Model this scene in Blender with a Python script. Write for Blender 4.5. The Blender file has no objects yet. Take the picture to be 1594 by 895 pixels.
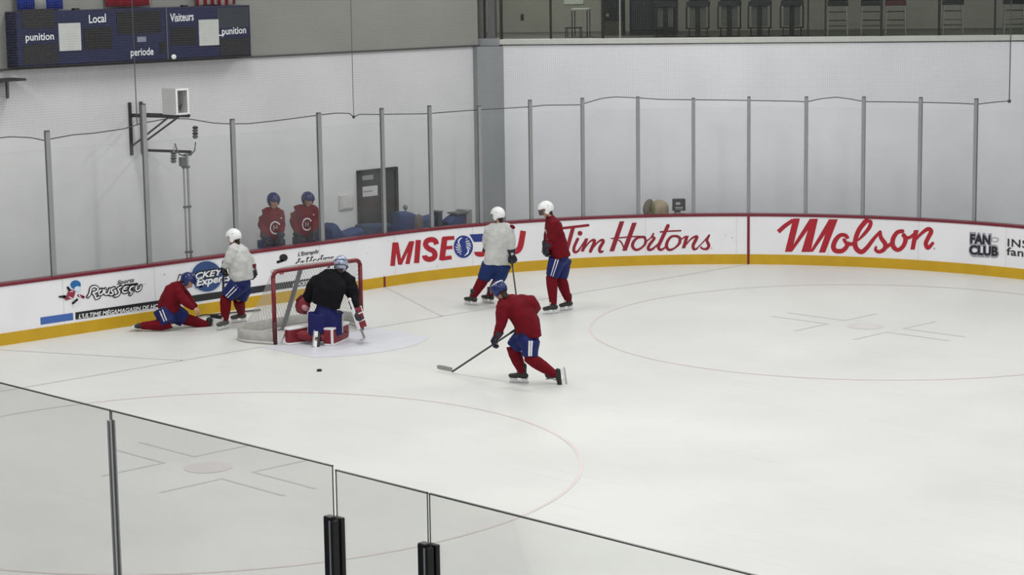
import bpy, bmesh, math, random
from mathutils import Vector as V, Matrix, geometry
random.seed(7)
SC = bpy.context.scene
COL = SC.collection
PI = math.pi

# ---------------------------------------------------------------- camera
FPX = 3272.612
CP = V((26.73574, -21.489348, 6.039654))
YAW, PITCH, ROLL = 2.37140196, 0.15276605, -0.01451441
FW = V((math.cos(YAW)*math.cos(PITCH), math.sin(YAW)*math.cos(PITCH), -math.sin(PITCH)))
R0 = V((math.sin(YAW), -math.cos(YAW), 0)); U0 = R0.cross(FW)
RT = math.cos(ROLL)*R0 + math.sin(ROLL)*U0
UP = math.cos(ROLL)*U0 - math.sin(ROLL)*R0
cam = bpy.data.objects.new('camera', bpy.data.cameras.new('camera')); COL.objects.link(cam)
cam.data.sensor_width = 36; cam.data.lens = FPX/1594*36
cam.data.clip_start = .1; cam.data.clip_end = 200
m = Matrix((RT, UP, -FW)).transposed().to_4x4(); m.translation = CP
cam.matrix_world = m
SC.camera = cam

# ---------------------------------------------------------------- light and exposure
SC.view_settings.view_transform = 'Standard'; SC.view_settings.look = 'None'
SC.view_settings.gamma = 1; SC.view_settings.use_curve_mapping = False
SC.view_settings.exposure = 0.0
wd = bpy.data.worlds.new('arena_air'); SC.world = wd; wd.use_nodes = True
bg = wd.node_tree.nodes['Background']
bg.inputs[0].default_value = (.93, .95, .96, 1); bg.inputs[1].default_value = .485
def area_light(loc, sx, sy, power):
    l = bpy.data.lights.new('ceiling_lamp', 'AREA'); l.shape = 'RECTANGLE'; l.size = sx; l.size_y = sy
    l.energy = power; l.color = (1, .99, .96)
    o = bpy.data.objects.new('ceiling_lamp', l); COL.objects.link(o); o.location = loc
    o['label'] = 'row of white arena ceiling lamps high over the ice'; o['category'] = 'ceiling lamp'; o['group'] = 'arena ceiling lamps'
for yy in (-9, -1, 7.5):
    for xx in (0.5, 10, 19.5):
        area_light((xx, yy, 9.5), 4.5, .6, 262)

# ---------------------------------------------------------------- helpers
def ray(x, y): return FW + RT*((x-797)/FPX) + UP*((447.5-y)/FPX)
def on_z(x, y, z=0.0):
    d = ray(x, y); return CP + d*((z-CP.z)/d.z)
def on_x(x, y, X):
    d = ray(x, y); return CP + d*((X-CP.x)/d.x)
def on_y(x, y, Y):
    d = ray(x, y); return CP + d*((Y-CP.y)/d.y)

def lin(c):
    return tuple((x/255/12.92 if x/255 <= .04045 else ((x/255+.055)/1.055)**2.4) for x in c)
MATS = {}
def mat(name, rgb, rough=.6, metal=0, var=.04, scale=6, bump=0, bscale=60, spec=.5, sheen=0):
    if name in MATS: return MATS[name]
    m = bpy.data.materials.new(name); m.use_nodes = True; nt = m.node_tree; b = nt.nodes['Principled BSDF']
    c = lin(rgb)
    tc = nt.nodes.new('ShaderNodeTexCoord'); nz = nt.nodes.new('ShaderNodeTexNoise'); nz.inputs['Scale'].default_value = scale
    nz.inputs['Detail'].default_value = 3
    nt.links.new(tc.outputs['Object'], nz.inputs['Vector'])
    rp = nt.nodes.new('ShaderNodeValToRGB'); rp.color_ramp.elements[0].position = .3; rp.color_ramp.elements[1].position = .7
    rp.color_ramp.elements[0].color = tuple(x*(1-var*1.5) for x in c)+(1,)
    rp.color_ramp.elements[1].color = tuple(min(1, x*(1+var)) for x in c)+(1,)
    nt.links.new(nz.outputs['Fac'], rp.inputs['Fac']); nt.links.new(rp.outputs['Color'], b.inputs['Base Color'])
    b.inputs['Roughness'].default_value = rough; b.inputs['Metallic'].default_value = metal
    b.inputs['Specular IOR Level'].default_value = spec
    if sheen: b.inputs['Sheen Weight'].default_value = sheen
    if bump:
        n2 = nt.nodes.new('ShaderNodeTexNoise'); n2.inputs['Scale'].default_value = bscale
        bp = nt.nodes.new('ShaderNodeBump'); bp.inputs['Strength'].default_value = bump; bp.inputs['Distance'].default_value = .02
        nt.links.new(tc.outputs['Object'], n2.inputs['Vector']); nt.links.new(n2.outputs['Fac'], bp.inputs['Height'])
        nt.links.new(bp.outputs['Normal'], b.inputs['Normal'])
    MATS[name] = m; return m
def glass_mat(name, tint, gloss=.06, milky=0.0, milk=(.8, .8, .8), film=.02):
    m = bpy.data.materials.new(name); m.use_nodes = True; nt = m.node_tree; nt.nodes.clear()
    o = nt.nodes.new('ShaderNodeOutputMaterial'); t = nt.nodes.new('ShaderNodeBsdfTransparent'); t.inputs[0].default_value = tint+(1,)
    g = nt.nodes.new('ShaderNodeBsdfGlossy'); g.inputs['Roughness'].default_value = .03
    d = nt.nodes.new('ShaderNodeBsdfDiffuse'); d.inputs[0].default_value = milk+(1,)
    tc = nt.nodes.new('ShaderNodeTexCoord'); nz = nt.nodes.new('ShaderNodeTexNoise'); nz.inputs['Scale'].default_value = 1.3; nz.inputs['Detail'].default_value = 4
    mr = nt.nodes.new('ShaderNodeMapRange'); mr.inputs[1].default_value = .4; mr.inputs[2].default_value = .8
    mr.inputs[3].default_value = milky*.8; mr.inputs[4].default_value = milky*1.5+film
    nt.links.new(tc.outputs['Object'], nz.inputs['Vector']); nt.links.new(nz.outputs['Fac'], mr.inputs[0])
    a = nt.nodes.new('ShaderNodeMixShader'); nt.links.new(mr.outputs[0], a.inputs[0]); nt.links.new(t.outputs[0], a.inputs[1]); nt.links.new(d.outputs[0], a.inputs[2])
    f = nt.nodes.new('ShaderNodeFresnel'); f.inputs[0].default_value = 1.35
    mm = nt.nodes.new('ShaderNodeMath'); mm.operation = 'MULTIPLY'; mm.inputs[1].default_value = gloss*16
    nt.links.new(f.outputs[0], mm.inputs[0])
    b = nt.nodes.new('ShaderNodeMixShader'); nt.links.new(mm.outputs[0], b.inputs[0]); nt.links.new(a.outputs[0], b.inputs[1]); nt.links.new(g.outputs[0], b.inputs[2])
    nt.links.new(b.outputs[0], o.inputs[0]); return m
def mesh_net_mat(name, rgb, cell, cord, uvname='net', soft=.9, diamond=False):
    """woven net: cords drawn from the surface's own coordinates in metres, open between"""
    m = bpy.data.materials.new(name); m.use_nodes = True; nt = m.node_tree; b = nt.nodes['Principled BSDF']
    b.inputs['Base Color'].default_value = lin(rgb)+(1,); b.inputs['Roughness'].default_value = .9
    uv = nt.nodes.new('ShaderNodeUVMap'); uv.uv_map = uvname
    sp = nt.nodes.new('ShaderNodeSeparateXYZ'); nt.links.new(uv.outputs[0], sp.inputs[0])
    outs = []
    def M(op, a, b_=None):
        n = nt.nodes.new('ShaderNodeMath'); n.operation = op
        for i, v in enumerate((a, b_)):
            if v is None: continue
            if isinstance(v, (int, float)): n.inputs[i].default_value = v
            else: nt.links.new(v, n.inputs[i])
        return n.outputs[0]
    if diamond:
        axes = (M('ADD', sp.outputs[0], sp.outputs[1]), M('SUBTRACT', sp.outputs[0], sp.outputs[1]))
    else: axes = (sp.outputs[0], sp.outputs[1])
    for a in axes:
        fr = M('FRACT', M('DIVIDE', a, cell)); outs.append(M('LESS_THAN', fr, cord/cell))
    al = M('MAXIMUM', outs[0], outs[1]); al = M('MULTIPLY', al, soft)
    nt.links.new(al, b.inputs['Alpha']); return m

def tag(o, label=None, cat=None, group=None, kind=None):
    if label: o['label'] = label
    if cat: o['category'] = cat
    if group: o['group'] = group
    if kind: o['kind'] = kind
    return o
def empty(name, loc, label, cat, group=None):
    o = bpy.data.objects.new(name, None); COL.objects.link(o); o.location = loc; o.empty_display_size = .1
    return tag(o, label, cat, group)
def link(name, bm, m, parent=None, smooth=False, label=None, world=True):
    me = bpy.data.meshes.new(name); bmesh.ops.recalc_face_normals(bm, faces=bm.faces[:]) if smooth != 'raw' else None
    if parent is not None and world:
        # geometry is authored in world space: shift it to the thing's origin
        inv = parent_world(parent).inverted()
        bm.transform(inv)
    bm.to_mesh(me); bm.free()
    if smooth:
        for p in me.polygons: p.use_smooth = True
    if isinstance(m, (list, tuple)):
        for q in m: me.materials.append(q)
    else: me.materials.append(m)
    o = bpy.data.objects.new(name, me); COL.objects.link(o)
    if parent is not None: o.parent = parent
    if label: o['label'] = label
    return o
def parent_world(o):
    M_ = Matrix.Translation(o.location) @ o.rotation_euler.to_matrix().to_4x4()
    while o.parent is not None:
        o = o.parent; M_ = Matrix.Translation(o.location) @ o.rotation_euler.to_matrix().to_4x4() @ M_
    return M_
def box(bm, c, s, rot=None, bevel=0):
    r = bmesh.ops.create_cube(bm, size=1); vs = r['verts']
    for v in vs: v.co = V((v.co.x*s[0], v.co.y*s[1], v.co.z*s[2]))
    if bevel:
        es = list({e for v in vs for e in v.link_edges})
        rb = bmesh.ops.bevel(bm, geom=es, offset=bevel, segments=2, affect='EDGES', profile=.5)
        vs = list({v for f in rb['faces'] for v in f.verts} | {v for v in vs if v.is_valid})
    for v in vs:
        if rot is not None: v.co = rot @ v.co
        v.co += V(c)
    return vs
def bx(x0, x1, y0, y1, z0, z1, bm=None, bevel=0):
    bm = bm or bmesh.new(); box(bm, ((x0+x1)/2, (y0+y1)/2, (z0+z1)/2), (x1-x0, y1-y0, z1-z0), bevel=bevel); return bm
def frame_from(d, side=None):
    d = d.normalized(); s = V(side) if side is not None else (V((0, 0, 1)) if abs(d.z) < .9 else V((1, 0, 0)))
    s = s - d*s.dot(d)
    if s.length < 1e-5: s = d.orthogonal()
    s.normalize(); return s, d.cross(s)
def tube(bm, pts, radii, side=None, n=12, caps=True, round_ends=True, sq=2.0):
    """closed tube through pts; radii entries are r or (r along side, r across)"""
    pts = [V(p) for p in pts]; radii = [(r, r) if isinstance(r, (int, float)) else r for r in radii]
    rings = []
    for i, p in enumerate(pts):
        d = (pts[min(i+1, len(pts)-1)] - pts[max(i-1, 0)])
        if d.length < 1e-6: d = V((0, 0, 1))
        d.normalize(); s, t = frame_from(d, side)
        rings.append((p, s, t, radii[i], d))
    seq = []
    if round_ends:
        p, s, t, r, d = rings[0]; m_ = min(r)
        for a in (80, 55, 28): seq.append((p - d*m_*math.sin(math.radians(a)), s, t, (r[0]*math.cos(math.radians(a)), r[1]*math.cos(math.radians(a)))))
    seq += [q[:4] for q in rings]
    if round_ends:
        p, s, t, r, d = rings[-1]; m_ = min(r)
        for a in (28, 55, 80): seq.append((p + d*m_*math.sin(math.radians(a)), s, t, (r[0]*math.cos(math.radians(a)), r[1]*math.cos(math.radians(a)))))
    L = []
    for p, s, t, r in seq:
        ring = []
        for k in range(n):
            a = 2*PI*k/n; ca, sa = math.cos(a), math.sin(a)
            ca_ = math.copysign(abs(ca)**(2/sq), ca); sa_ = math.copysign(abs(sa)**(2/sq), sa)
            ring.append(bm.verts.new(p + s*ca_*r[0] + t*sa_*r[1]))
        L.append(ring)
    for a, b in zip(L, L[1:]):
        for k in range(n): bm.faces.new((a[k], a[(k+1) % n], b[(k+1) % n], b[k]))
    if caps:
        bm.faces.new(list(reversed(L[0]))); bm.faces.new(L[-1])
    return bm
def ball(bm, c, r, fwd=None, up=None, n=16):
    """ellipsoid; r = (side, fwd, up)"""
    r = (r, r, r) if isinstance(r, (int, float)) else r
    vs = bmesh.ops.create_uvsphere(bm, u_segments=n, v_segments=max(8, n*3//4), radius=1)['verts']
    u = V(up or (0, 0, 1)).normalized(); f = V(fwd or (0, 1, 0)); f = (f-u*f.dot(u)).normalized(); s = f.cross(u)
    for v in vs: v.co = V(c) + s*v.co.x*r[0] + f*v.co.y*r[1] + u*v.co.z*r[2]
    return vs
def bar(bm, a, b, w, h=None, side=None):
    a, b = V(a), V(b); tube(bm, [a, b], [(w/2*1.414, (h or w)/2*1.414)]*2, side=side, n=4, round_ends=False)
    return bm
def cyl(bm, a, b, r, n=12, r2=None): tube(bm, [a, b], [r, r2 or r], n=n, round_ends=False); return bm
def remesh(o, vox, smooth=3, sub=None, disp=0, dscale=.12, seed=0):
    r = o.modifiers.new('merge', 'REMESH'); r.mode = 'VOXEL'; r.voxel_size = vox; r.use_smooth_shade = True
    s = o.modifiers.new('soften', 'SMOOTH'); s.factor = .5; s.iterations = smooth
    if disp:
        t = bpy.data.textures.get('folds%d' % seed)
        if not t:
            t = bpy.data.textures.new('folds%d' % seed, 'CLOUDS'); t.noise_scale = dscale; t.noise_depth = 1
        d = o.modifiers.new('folds', 'DISPLACE'); d.texture = t; d.strength = disp; d.mid_level = .5; d.texture_coords = 'GLOBAL'
    return o

# ---------------------------------------------------------------- rink path
RAD, HW, EN = 8.452, 12.815, 3.3155     # corner radius, half width, end board distance behind goal line
HB = 1.0187                              # top of the boards
CX, CY = -EN+RAD, HW-RAD
S1 = CY; S2 = S1+RAD*PI/2
def path(s, off=0.0):
    """point at arclength s along the boards (0 behind the goal, + to the far side), off = towards the ice"""
    g = 1 if s >= 0 else -1; a = abs(s)
    if a <= S1: p = V((-EN, s, 0)); n = V((1, 0, 0))
    elif a <= S2:
        t = (a-S1)/RAD; n = V((math.cos(t), -g*math.sin(t), 0)); p = V((CX-RAD*math.cos(t), g*(CY+RAD*math.sin(t)), 0))
    else: p = V((CX+(a-S2), g*HW, 0)); n = V((0, -g, 0))
    return p + n*off, n
def board_sz(x, y):
    """(arclength, height) of the board point seen at a photo pixel"""
    d = ray(x, y); p = on_x(x, y, -EN)
    if abs(p.y) <= CY: return p.y, p.z
    # corner arc / side
    best = None
    for g in (1, -1):
        dx, dy = d.x, d.y; ox, oy = CP.x-CX, CP.y-g*CY
        A = dx*dx+dy*dy; B = 2*(ox*dx+oy*dy); C_ = ox*ox+oy*oy-RAD*RAD; D = B*B-4*A*C_
        if D < 0: continue
        t = (-B+math.sqrt(D))/(2*A); q = CP+d*t
        if q.x <= CX+1e-6 and g*q.y >= CY-1e-6:
            th = math.atan2(g*q.y-CY, CX-q.x); best = (g*(S1+RAD*th), q.z)
    if best: return best
    q = on_y(x, y, HW); return S2+(q.x-CX), q.z
def board_pt(s, z, off=0.006):
    p, n = path(s, off); return V((p.x, p.y, z))
def strip(s0, s1, zs, offs, step=.12, bm=None, closed=True):
    """extrude a cross-section (list of (off,z)) along the path"""
    bm = bm or bmesh.new(); n = max(1, int(abs(s1-s0)/step)); prev = None; first = None
    prof = list(zip(offs, zs))
    for i in range(n+1):
        s = s0+(s1-s0)*i/n; p, nn = path(s)
        ring = [bm.verts.new(V((p.x, p.y, z))+nn*o) for o, z in prof]
        if prev:
            k = len(ring)
            for j in range(k if closed else k-1): bm.faces.new((prev[j], prev[(j+1) % k], ring[(j+1) % k], ring[j]))
        else: first = ring
        prev = ring
    if closed: bm.faces.new(first); bm.faces.new(list(reversed(prev)))
    return bm

# ---------------------------------------------------------------- materials
M_white_board = mat('white_board_plastic', (232, 232, 236), .35, var=.03, scale=1.2)
M_yellow = mat('yellow_kick_plastic', (196, 156, 16), .4, var=.05, scale=3)
M_cap = mat('dark_red_cap_rail', (112, 24, 42), .35, var=.04)
M_red_line = mat('dark_red_line', (120, 20, 40), .5)
M_pole = mat('brushed_aluminium_support', (140, 141, 143), .5, 0)
M_glass = glass_mat('clear_rink_glass', (.985, .988, .988), .018, .02, (.7, .7, .7))
M_glass_near = glass_mat('near_rink_glass', (.965, .967, .962), .012, .004, (.75, .75, .72))
M_glass_edge = mat('glass_edge', (92, 96, 94), .3)
M_glass_lobby = glass_mat('lobby_glass', (.87, .89, .87), .02, .002, (.5, .6, .55), 0)
M_black = mat('black_rubber', (22, 22, 24), .5)
M_steel = mat('bright_steel', (190, 190, 195), .25, .9)
M_grey_metal = mat('grey_painted_metal', (98, 98, 100), .5, .3)
M_darkmetal = mat('dark_metal', (50, 50, 53), .5, .4)
M_red_ad = mat('red_print', (168, 16, 38), .45)
M_crimson_ad = mat('crimson_print', (140, 16, 40), .45)
M_blue_ad = mat('blue_print', (26, 50, 128), .45)
M_navy_disc = mat('blue_disc_print', (44, 74, 128), .45, var=.12, scale=2)
M_lightblue = mat('pale_blue_print', (62, 100, 172), .45)
M_black_ad = mat('black_print', (28, 28, 34), .45)
M_white_ad = mat('white_print', (236, 236, 238), .45)
M_grey_ad = mat('grey_print', (150, 150, 160), .45)
M_jersey_red = mat('dark_red_jersey', (106, 7, 24), .8, var=.10, scale=9, bump=.25, bscale=40, spec=.2)
M_jersey_white = mat('white_jersey', (197, 197, 195), .8, var=.06, scale=9, bump=.25, bscale=40, spec=.2)
M_jersey_black = mat('black_jersey', (14, 14, 18), .85, var=.1, bump=.25, bscale=40, spec=.2)
M_pants = mat('blue_hockey_pants', (18, 32, 92), .6, var=.12, scale=8, bump=.2, bscale=30, spec=.3)
M_stripe = mat('white_trim', (226, 222, 226), .7)
M_sock = mat('red_sock', (106, 9, 25), .85, var=.10, scale=12, bump=.3, bscale=90, spec=.2)
M_glove = mat('navy_glove', (30, 30, 46), .6, var=.1)
M_glove_red = mat('red_glove', (100, 16, 32), .6, var=.1)
M_helmet_w = mat('white_helmet', (236, 236, 236), .25, var=.01)
M_helmet_b = mat('blue_helmet', (22, 36, 92), .25, var=.03)
M_helmet_s = mat('silver_mask', (168, 176, 200), .35, .25, var=.25, scale=14)
M_skin = mat('skin', (196, 150, 128), .55, var=.05)
M_hair = mat('dark_hair', (46, 34, 28), .8)
M_boot = mat('black_skate_boot', (26, 26, 28), .4)
M_holder = mat('white_skate_holder', (224, 224, 224), .4)
M_pad_white = mat('white_pad_leather', (228, 224, 226), .5)
M_pad_red = mat('red_pad_leather', (120, 12, 32), .5)
M_goal_red = mat('red_goal_paint', (112, 14, 28), .35, var=.05)
M_tape = mat('black_stick_tape', (34, 34, 36), .8)
M_shaft = mat('dark_stick_shaft', (58, 54, 56), .4)

# ---------------------------------------------------------------- the setting: ice
def ice_material():
    m = bpy.data.materials.new('skated_ice'); m.use_nodes = True; nt = m.node_tree; b = nt.nodes['Principled BSDF']
    tc = nt.nodes.new('ShaderNodeTexCoord')
    def noise(sc, det, vec=None):
        n = nt.nodes.new('ShaderNodeTexNoise'); n.inputs['Scale'].default_value = sc; n.inputs['Detail'].default_value = det
        nt.links.new(vec or tc.outputs['Object'], n.inputs['Vector']); return n
    n1 = noise(.35, 5)
    rp = nt.nodes.new('ShaderNodeValToRGB'); e = rp.color_ramp.elements; e[0].position = .3; e[1].position = .7
    e[0].color = (.66, .665, .645, 1); e[1].color = (.745, .75, .725, 1)
    nt.links.new(n1.outputs['Fac'], rp.inputs['Fac'])
    # fine skate scratches: stretched noise in two directions
    prev = rp.outputs['Color']
    for rot, sc in ((.6, 1.0), (2.2, 1.3)):
        mp = nt.nodes.new('ShaderNodeMapping'); mp.inputs['Rotation'].default_value = (0, 0, rot); mp.inputs['Scale'].default_value = (.35*sc, 9*sc, 1)
        nt.links.new(tc.outputs['Object'], mp.inputs['Vector'])
        n2 = noise(1.0, 4, mp.outputs['Vector'])
        r2 = nt.nodes.new('ShaderNodeValToRGB'); q = r2.color_ramp.elements; q[0].position = .60; q[0].color = (1, 1, 1, 1); q[1].position = .72; q[1].color = (.93, .935, .945, 1)
        nt.links.new(n2.outputs['Fac'], r2.inputs['Fac'])
        mx = nt.nodes.new('ShaderNodeMixRGB'); mx.blend_type = 'MULTIPLY'; mx.inputs[0].default_value = .6
        nt.links.new(prev, mx.inputs[1]); nt.links.new(r2.outputs['Color'], mx.inputs[2]); prev = mx.outputs[0]
    nt.links.new(prev, b.inputs['Base Color'])
    b.inputs['Roughness'].default_value = .42; b.inputs['Specular IOR Level'].default_value = .45
    return m
M_ice = ice_material()
bm = bmesh.new(); N = 96; ring = []
s_end = S2+24
vs = []
for i in range(2*N+1):
    s = -s_end + 2*s_end*i/(2*N); p, _ = path(s, 0); vs.append(bm.verts.new(p))
top = bm.faces.new(vs)
ext = bmesh.ops.extrude_face_region(bm, geom=[top]); 
for v in [g for g in ext['geom'] if isinstance(g, bmesh.types.BMVert)]: v.co.z = -.06
floor_ice = link('floor', bm, M_ice); tag(floor_ice, kind='structure', label='white skated ice sheet with faint painted markings')
bm = bx(-13, 40, -30, 24, -.3, -.065)
tag(link('floor', bm, mat('grey_rubber_floor', (70, 72, 76), .8)), kind='structure', label='dark concrete and rubber floor around the rink')

def ribbon_xy(bm, pts, w, z=.003):
    pts = [V((p[0], p[1], z)) for p in pts]; L = []
    for i, p in enumerate(pts):
        d = (pts[min(i+1, len(pts)-1)]-pts[max(i-1, 0)]).normalized(); n = V((-d.y, d.x, 0))
        L.append((bm.verts.new(p+n*w/2), bm.verts.new(p-n*w/2)))
    for a, b in zip(L, L[1:]): bm.faces.new((a[0], a[1], b[1], b[0]))
M_faint = mat('faint_grey_line', (206, 207, 208), .45, var=.03, scale=3)
M_faint_red = mat('faint_pink_line', (219, 208, 208), .45, var=.03, scale=1)
M_faint_pink = mat('faint_pink_spot', (215, 210, 210), .45, var=.03, scale=3)
M_crease = mat('faint_blue_crease', (214, 216, 222), .45, var=.03, scale=2)
def circ_pts(c, r, a0=0, a1=2*PI, n=72): return [(c[0]+r*math.cos(a0+(a1-a0)*i/n), c[1]+r*math.sin(a0+(a1-a0)*i/n)) for i in range(n+1)]
bm = bmesh.new(); ribbon_xy(bm, [(0, -11.1), (0, 11.1)], .05); link('goal_line', bm, M_faint, floor_ice, label='faint grey goal line')
bm = bmesh.new()
for g in (-1, 1): ribbon_xy(bm, [(-EN+.02, g*4.3), (0, g*2.74)], .05)
link('trapezoid_line', bm, M_faint, floor_ice, label='faint grey trapezoid lines behind the goal')
for g in (-1, 1):
    c = (6.1, 6.7*g)
    bm = bmesh.new(); ribbon_xy(bm, circ_pts(c, 4.57), .05)
    link('faceoff_circle', bm, M_faint_red, floor_ice, label='faint pink painted circle')
    bm = bmesh.new()
    f = bm.faces.new([bm.verts.new((x, y, .003)) for x, y in circ_pts(c, .3, n=32)[:-1]])
    link('faceoff_spot', bm, M_faint_pink, floor_ice, label='faint pink spot')
    bm = bmesh.new()
    for sx in (-1, 1):
        for sy in (-1, 1):
            x0, y0 = c[0]+sx*.6, c[1]+sy*.23
            ribbon_xy(bm, [(x0, y0+sy*.9), (x0, y0), (x0+sx*1.2, y0)], .05)
    link('faceoff_mark', bm, M_faint, floor_ice, label='faint grey corner marks')
bm = bmesh.new()
pts = [(0, -1.22), (1.37, -1.22)]+[(1.83*math.cos(a), 1.83*math.sin(a)) for a in [(-.7297+1.4594*i/16) for i in range(17)]]+[(1.37, 1.22), (0, 1.22)]
bm.faces.new([bm.verts.new((x, y, .0025)) for x, y in pts]); link('goal_crease', bm, M_crease, floor_ice, label='pale blue goal crease')

# walls
def wall_material(name, rgb, course=0.0):
    m = mat(name, rgb, .75, var=.035, scale=.8, spec=.2); return m
M_wall_left = wall_material('light_grey_wall', (214, 215, 216))
M_wall_upper = wall_material('darker_grey_cladding', (146, 147, 142))
M_wall_right = wall_material('white_grey_wall', (228, 229, 233))
M_column = wall_material('grey_column_paint', (148, 151, 154))
WX = -5.0; LZ = 4.37
tag(link('wall_left', bx(WX-.3, WX, -26, 8.36, -.07, LZ), M_wall_left), kind='structure', label='light grey end wall behind the goal')
tag(link('wall_left', bx(WX-.3, WX+.02, -26, 8.40, LZ+.03, 10), M_wall_upper), kind='structure', label='darker grey upper cladding of the end wall')
tag(link('trim_1', bx(WX-.3, WX+.05, -26, 8.42, LZ, LZ+.03), mat('dark_ledge', (70, 70, 72), .6)), kind='structure', label='thin dark ledge along the end wall')
# diagonal wall carrying the lobby windows
A2 = V((-4.72, 8.84, 0)); B2 = V((3.73+.6, 15.05+.45, 0)); DD = (B2-A2).normalized(); B3 = A2+DD*30; NN = V((DD.y, -DD.x, 0))
def diag(t0, t1, n0, n1, z0, z1, bm=None, bevel=0):
    """box along the diagonal wall: t along it, n out of it towards the ice"""
    bm = bm or bmesh.new(); c = A2+DD*((t0+t1)/2)+NN*((n0+n1)/2)
    rot = Matrix((DD, NN, V((0, 0, 1)))).transposed()
    box(bm, (c.x, c.y, (z0+z1)/2), (t1-t0, n1-n0, z1-z0), rot=rot, bevel=bevel); return bm
def on_diag(x, y, n=0.0):
    d = ray(x, y); q = A2+NN*n; t = (q-CP).dot(NN)/d.dot(NN); p = CP+d*t; return (p-A2).dot(DD), p.z
tag(link('wall_right', diag(0, 24, -.3, 0, -.07, LZ), M_wall_right), kind='structure', label='white wall behind the far corner boards')
# grey column in the corner
bm = bmesh.new()
c0 = V((WX, 8.28, 0)); 
pts = [(WX-.02, 8.27), (-4.86, 8.26), (-4.66, 8.50), (-4.70, 8.86), (-4.95, 9.1), (WX-.3, 8.9)]
lo = [bm.verts.new((x, y, -.07)) for x, y in pts]; hi = [bm.verts.new((x, y, LZ-.01)) for x, y in pts]
bm.faces.new(lo); bm.faces.new(list(reversed(hi)))
for i in range(6): bm.faces.new((lo[i], lo[(i+1) % 6], hi[(i+1) % 6], hi[i]))
tag(link('trim_2', bm, M_column), kind='structure', label='grey painted column in the corner')
# sill and lobby
M_sill = mat('pale_metal_sill', (196, 198, 192), .4, var=.03)
tag(link('trim_3', diag(-.05, 24, -.25, .05, LZ+.02, LZ+.13, bevel=.01), M_sill), kind='structure', label='pale sill under the lobby windows')
tag(link('trim_4', diag(-.6, -.05, -.25, .04, LZ+.0, LZ+.15), M_column), kind='structure', label='grey end of the window sill')
LF = LZ+.12
M_lobby_wall = mat('lobby_wall_paint', (136, 136, 128), .8, var=.08, scale=.6)
tag(link('wall_back', diag(-3, 24, -4.7, -4.5, LF, LF+3), M_lobby_wall), kind='structure', label='grey green back wall of the lobby')
tag(link('wall_back', diag(-3, -2.8, -4.5, -.3, LF, LF+3), M_lobby_wall), kind='structure', label='side wall of the lobby')
tag(link('floor', diag(-3, 24, -4.7, -.25, LF-.15, LF+.005), mat('lobby_floor', (70, 70, 66), .6)), kind='structure', label='dark lobby floor')
tag(link('ceiling', diag(-3, 24, -4.7, -.25, LF+3, LF+3.1), mat('lobby_ceiling', (120, 120, 116), .8)), kind='structure', label='lobby ceiling')
def lobby_light(t, p):  # unseen fill lamps, added to brighten the enclosed lobby
    l = bpy.data.lights.new('lobby_fill_lamp', 'AREA'); l.shape = 'RECTANGLE'; l.size = 2.5; l.size_y = .5; l.energy = p; l.color = (1, .98, .9)
    o = bpy.data.objects.new('lobby_fill_lamp', l); COL.objects.link(o); q = A2+DD*t+NN*-2.2; o.location = (q.x, q.y, LF+2.95)
    tag(o, 'unseen fill lamp added to light the lobby', 'ceiling lamp', 'added lobby fill lamps')
for t, p in ((0.5, 120), (5, 30), (9.5, 44), (14, 40)): lobby_light(t, p)
# lobby window wall: panes and mullions
mull = [(752, 7, 'd'), (780, 4, 'd'), (857, 3, 'd'), (938, 4, 'd'), (965, 2, 'l'), (1258, 3, 'd'), (1285, 3, 'd'), (1372, 4, 'd'), (1462, 4, 'd'), (1549, 3, 'd')]
M_mull = mat('dark_mullion', (34, 36, 34), .4, .4)
M_mull_l = mat('light_mullion', (150, 150, 142), .4, .3)
edges = [-.6]
for i, (px, w, k) in enumerate(mull):
    t, _ = on_diag(px, 30, -.1); ww = w/75
    tag(link('trim_%d' % (10+i), diag(t-ww/2, t+ww/2, -.16, -.08, LF+.01, LF+2.95), M_mull_l if k == 'l' else M_mull), kind='structure', label='vertical window mullion of the lobby')
    edges.append(t)
edges.append(23)
for i, (a, b) in enumerate(zip(edges, edges[1:])):
    if b-a < .2: continue
    tag(link('window_%d' % (i+1), diag(a+.03, b-.03, -.128, -.116, LF+.01, LF+2.95), M_glass_lobby), kind='structure', label='tall glass pane of the lobby window')
t0, _ = on_diag(743, 40, 0); 
bm = diag(t0, t0+.13, -.3, .02, LZ+.15, 9.5)
tag(link('trim_5', bm, mat('grey_window_frame', (92, 95, 92), .4, .2)), kind='structure', label='grey corner frame of the lobby window')
tag(link('trim_6', diag(t0+.22, t0+.36, -.3, -.02, LZ+.15, 9.5), M_grey_metal), kind='structure', label='inner frame of the lobby window')

# door in the end wall
dy0, dy1 = 5.07, 6.04
tag(link('door_1', bx(WX, WX+.045, dy0+.1, dy1-.02, 0, 2.0, bevel=.004), mat('charcoal_door', (46, 47, 50), .5, var=.05)), kind='structure', label='charcoal door with two white notices')
door = bpy.data.objects['door_1']
bm = bx(WX+.0, WX+.07, dy0, dy0+.09, -.06, 2.05); bx(WX+.0, WX+.07, dy1-.01, dy1+.06, -.06, 2.03, bm); bx(WX+.0, WX+.07, dy0, dy1+.06, 2.0, 2.06, bm)
link('door_frame', bm, mat('door_frame_dark', (32, 33, 36), .5), door)
a = on_x(563, 291, WX+.05); b = on_x(588, 304, WX+.05)
link('notice', bx(WX+.046, WX+.052, a.y, b.y, b.z, a.z), mat('white_notice', (196, 197, 196), .7), door, label='white notice with one line of print')
bm = bmesh.new()
for k in range(6): bx(WX+.052, WX+.054, a.y+.04+k*.042, a.y+.07+k*.042, (a.z+b.z)/2-.012, (a.z+b.z)/2+.012, bm)
link('notice_print', bm, mat('notice_ink', (120, 120, 120), .7), door)
a = on_x(561, 274, WX+.05); b = on_x(581, 279, WX+.05)
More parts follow.
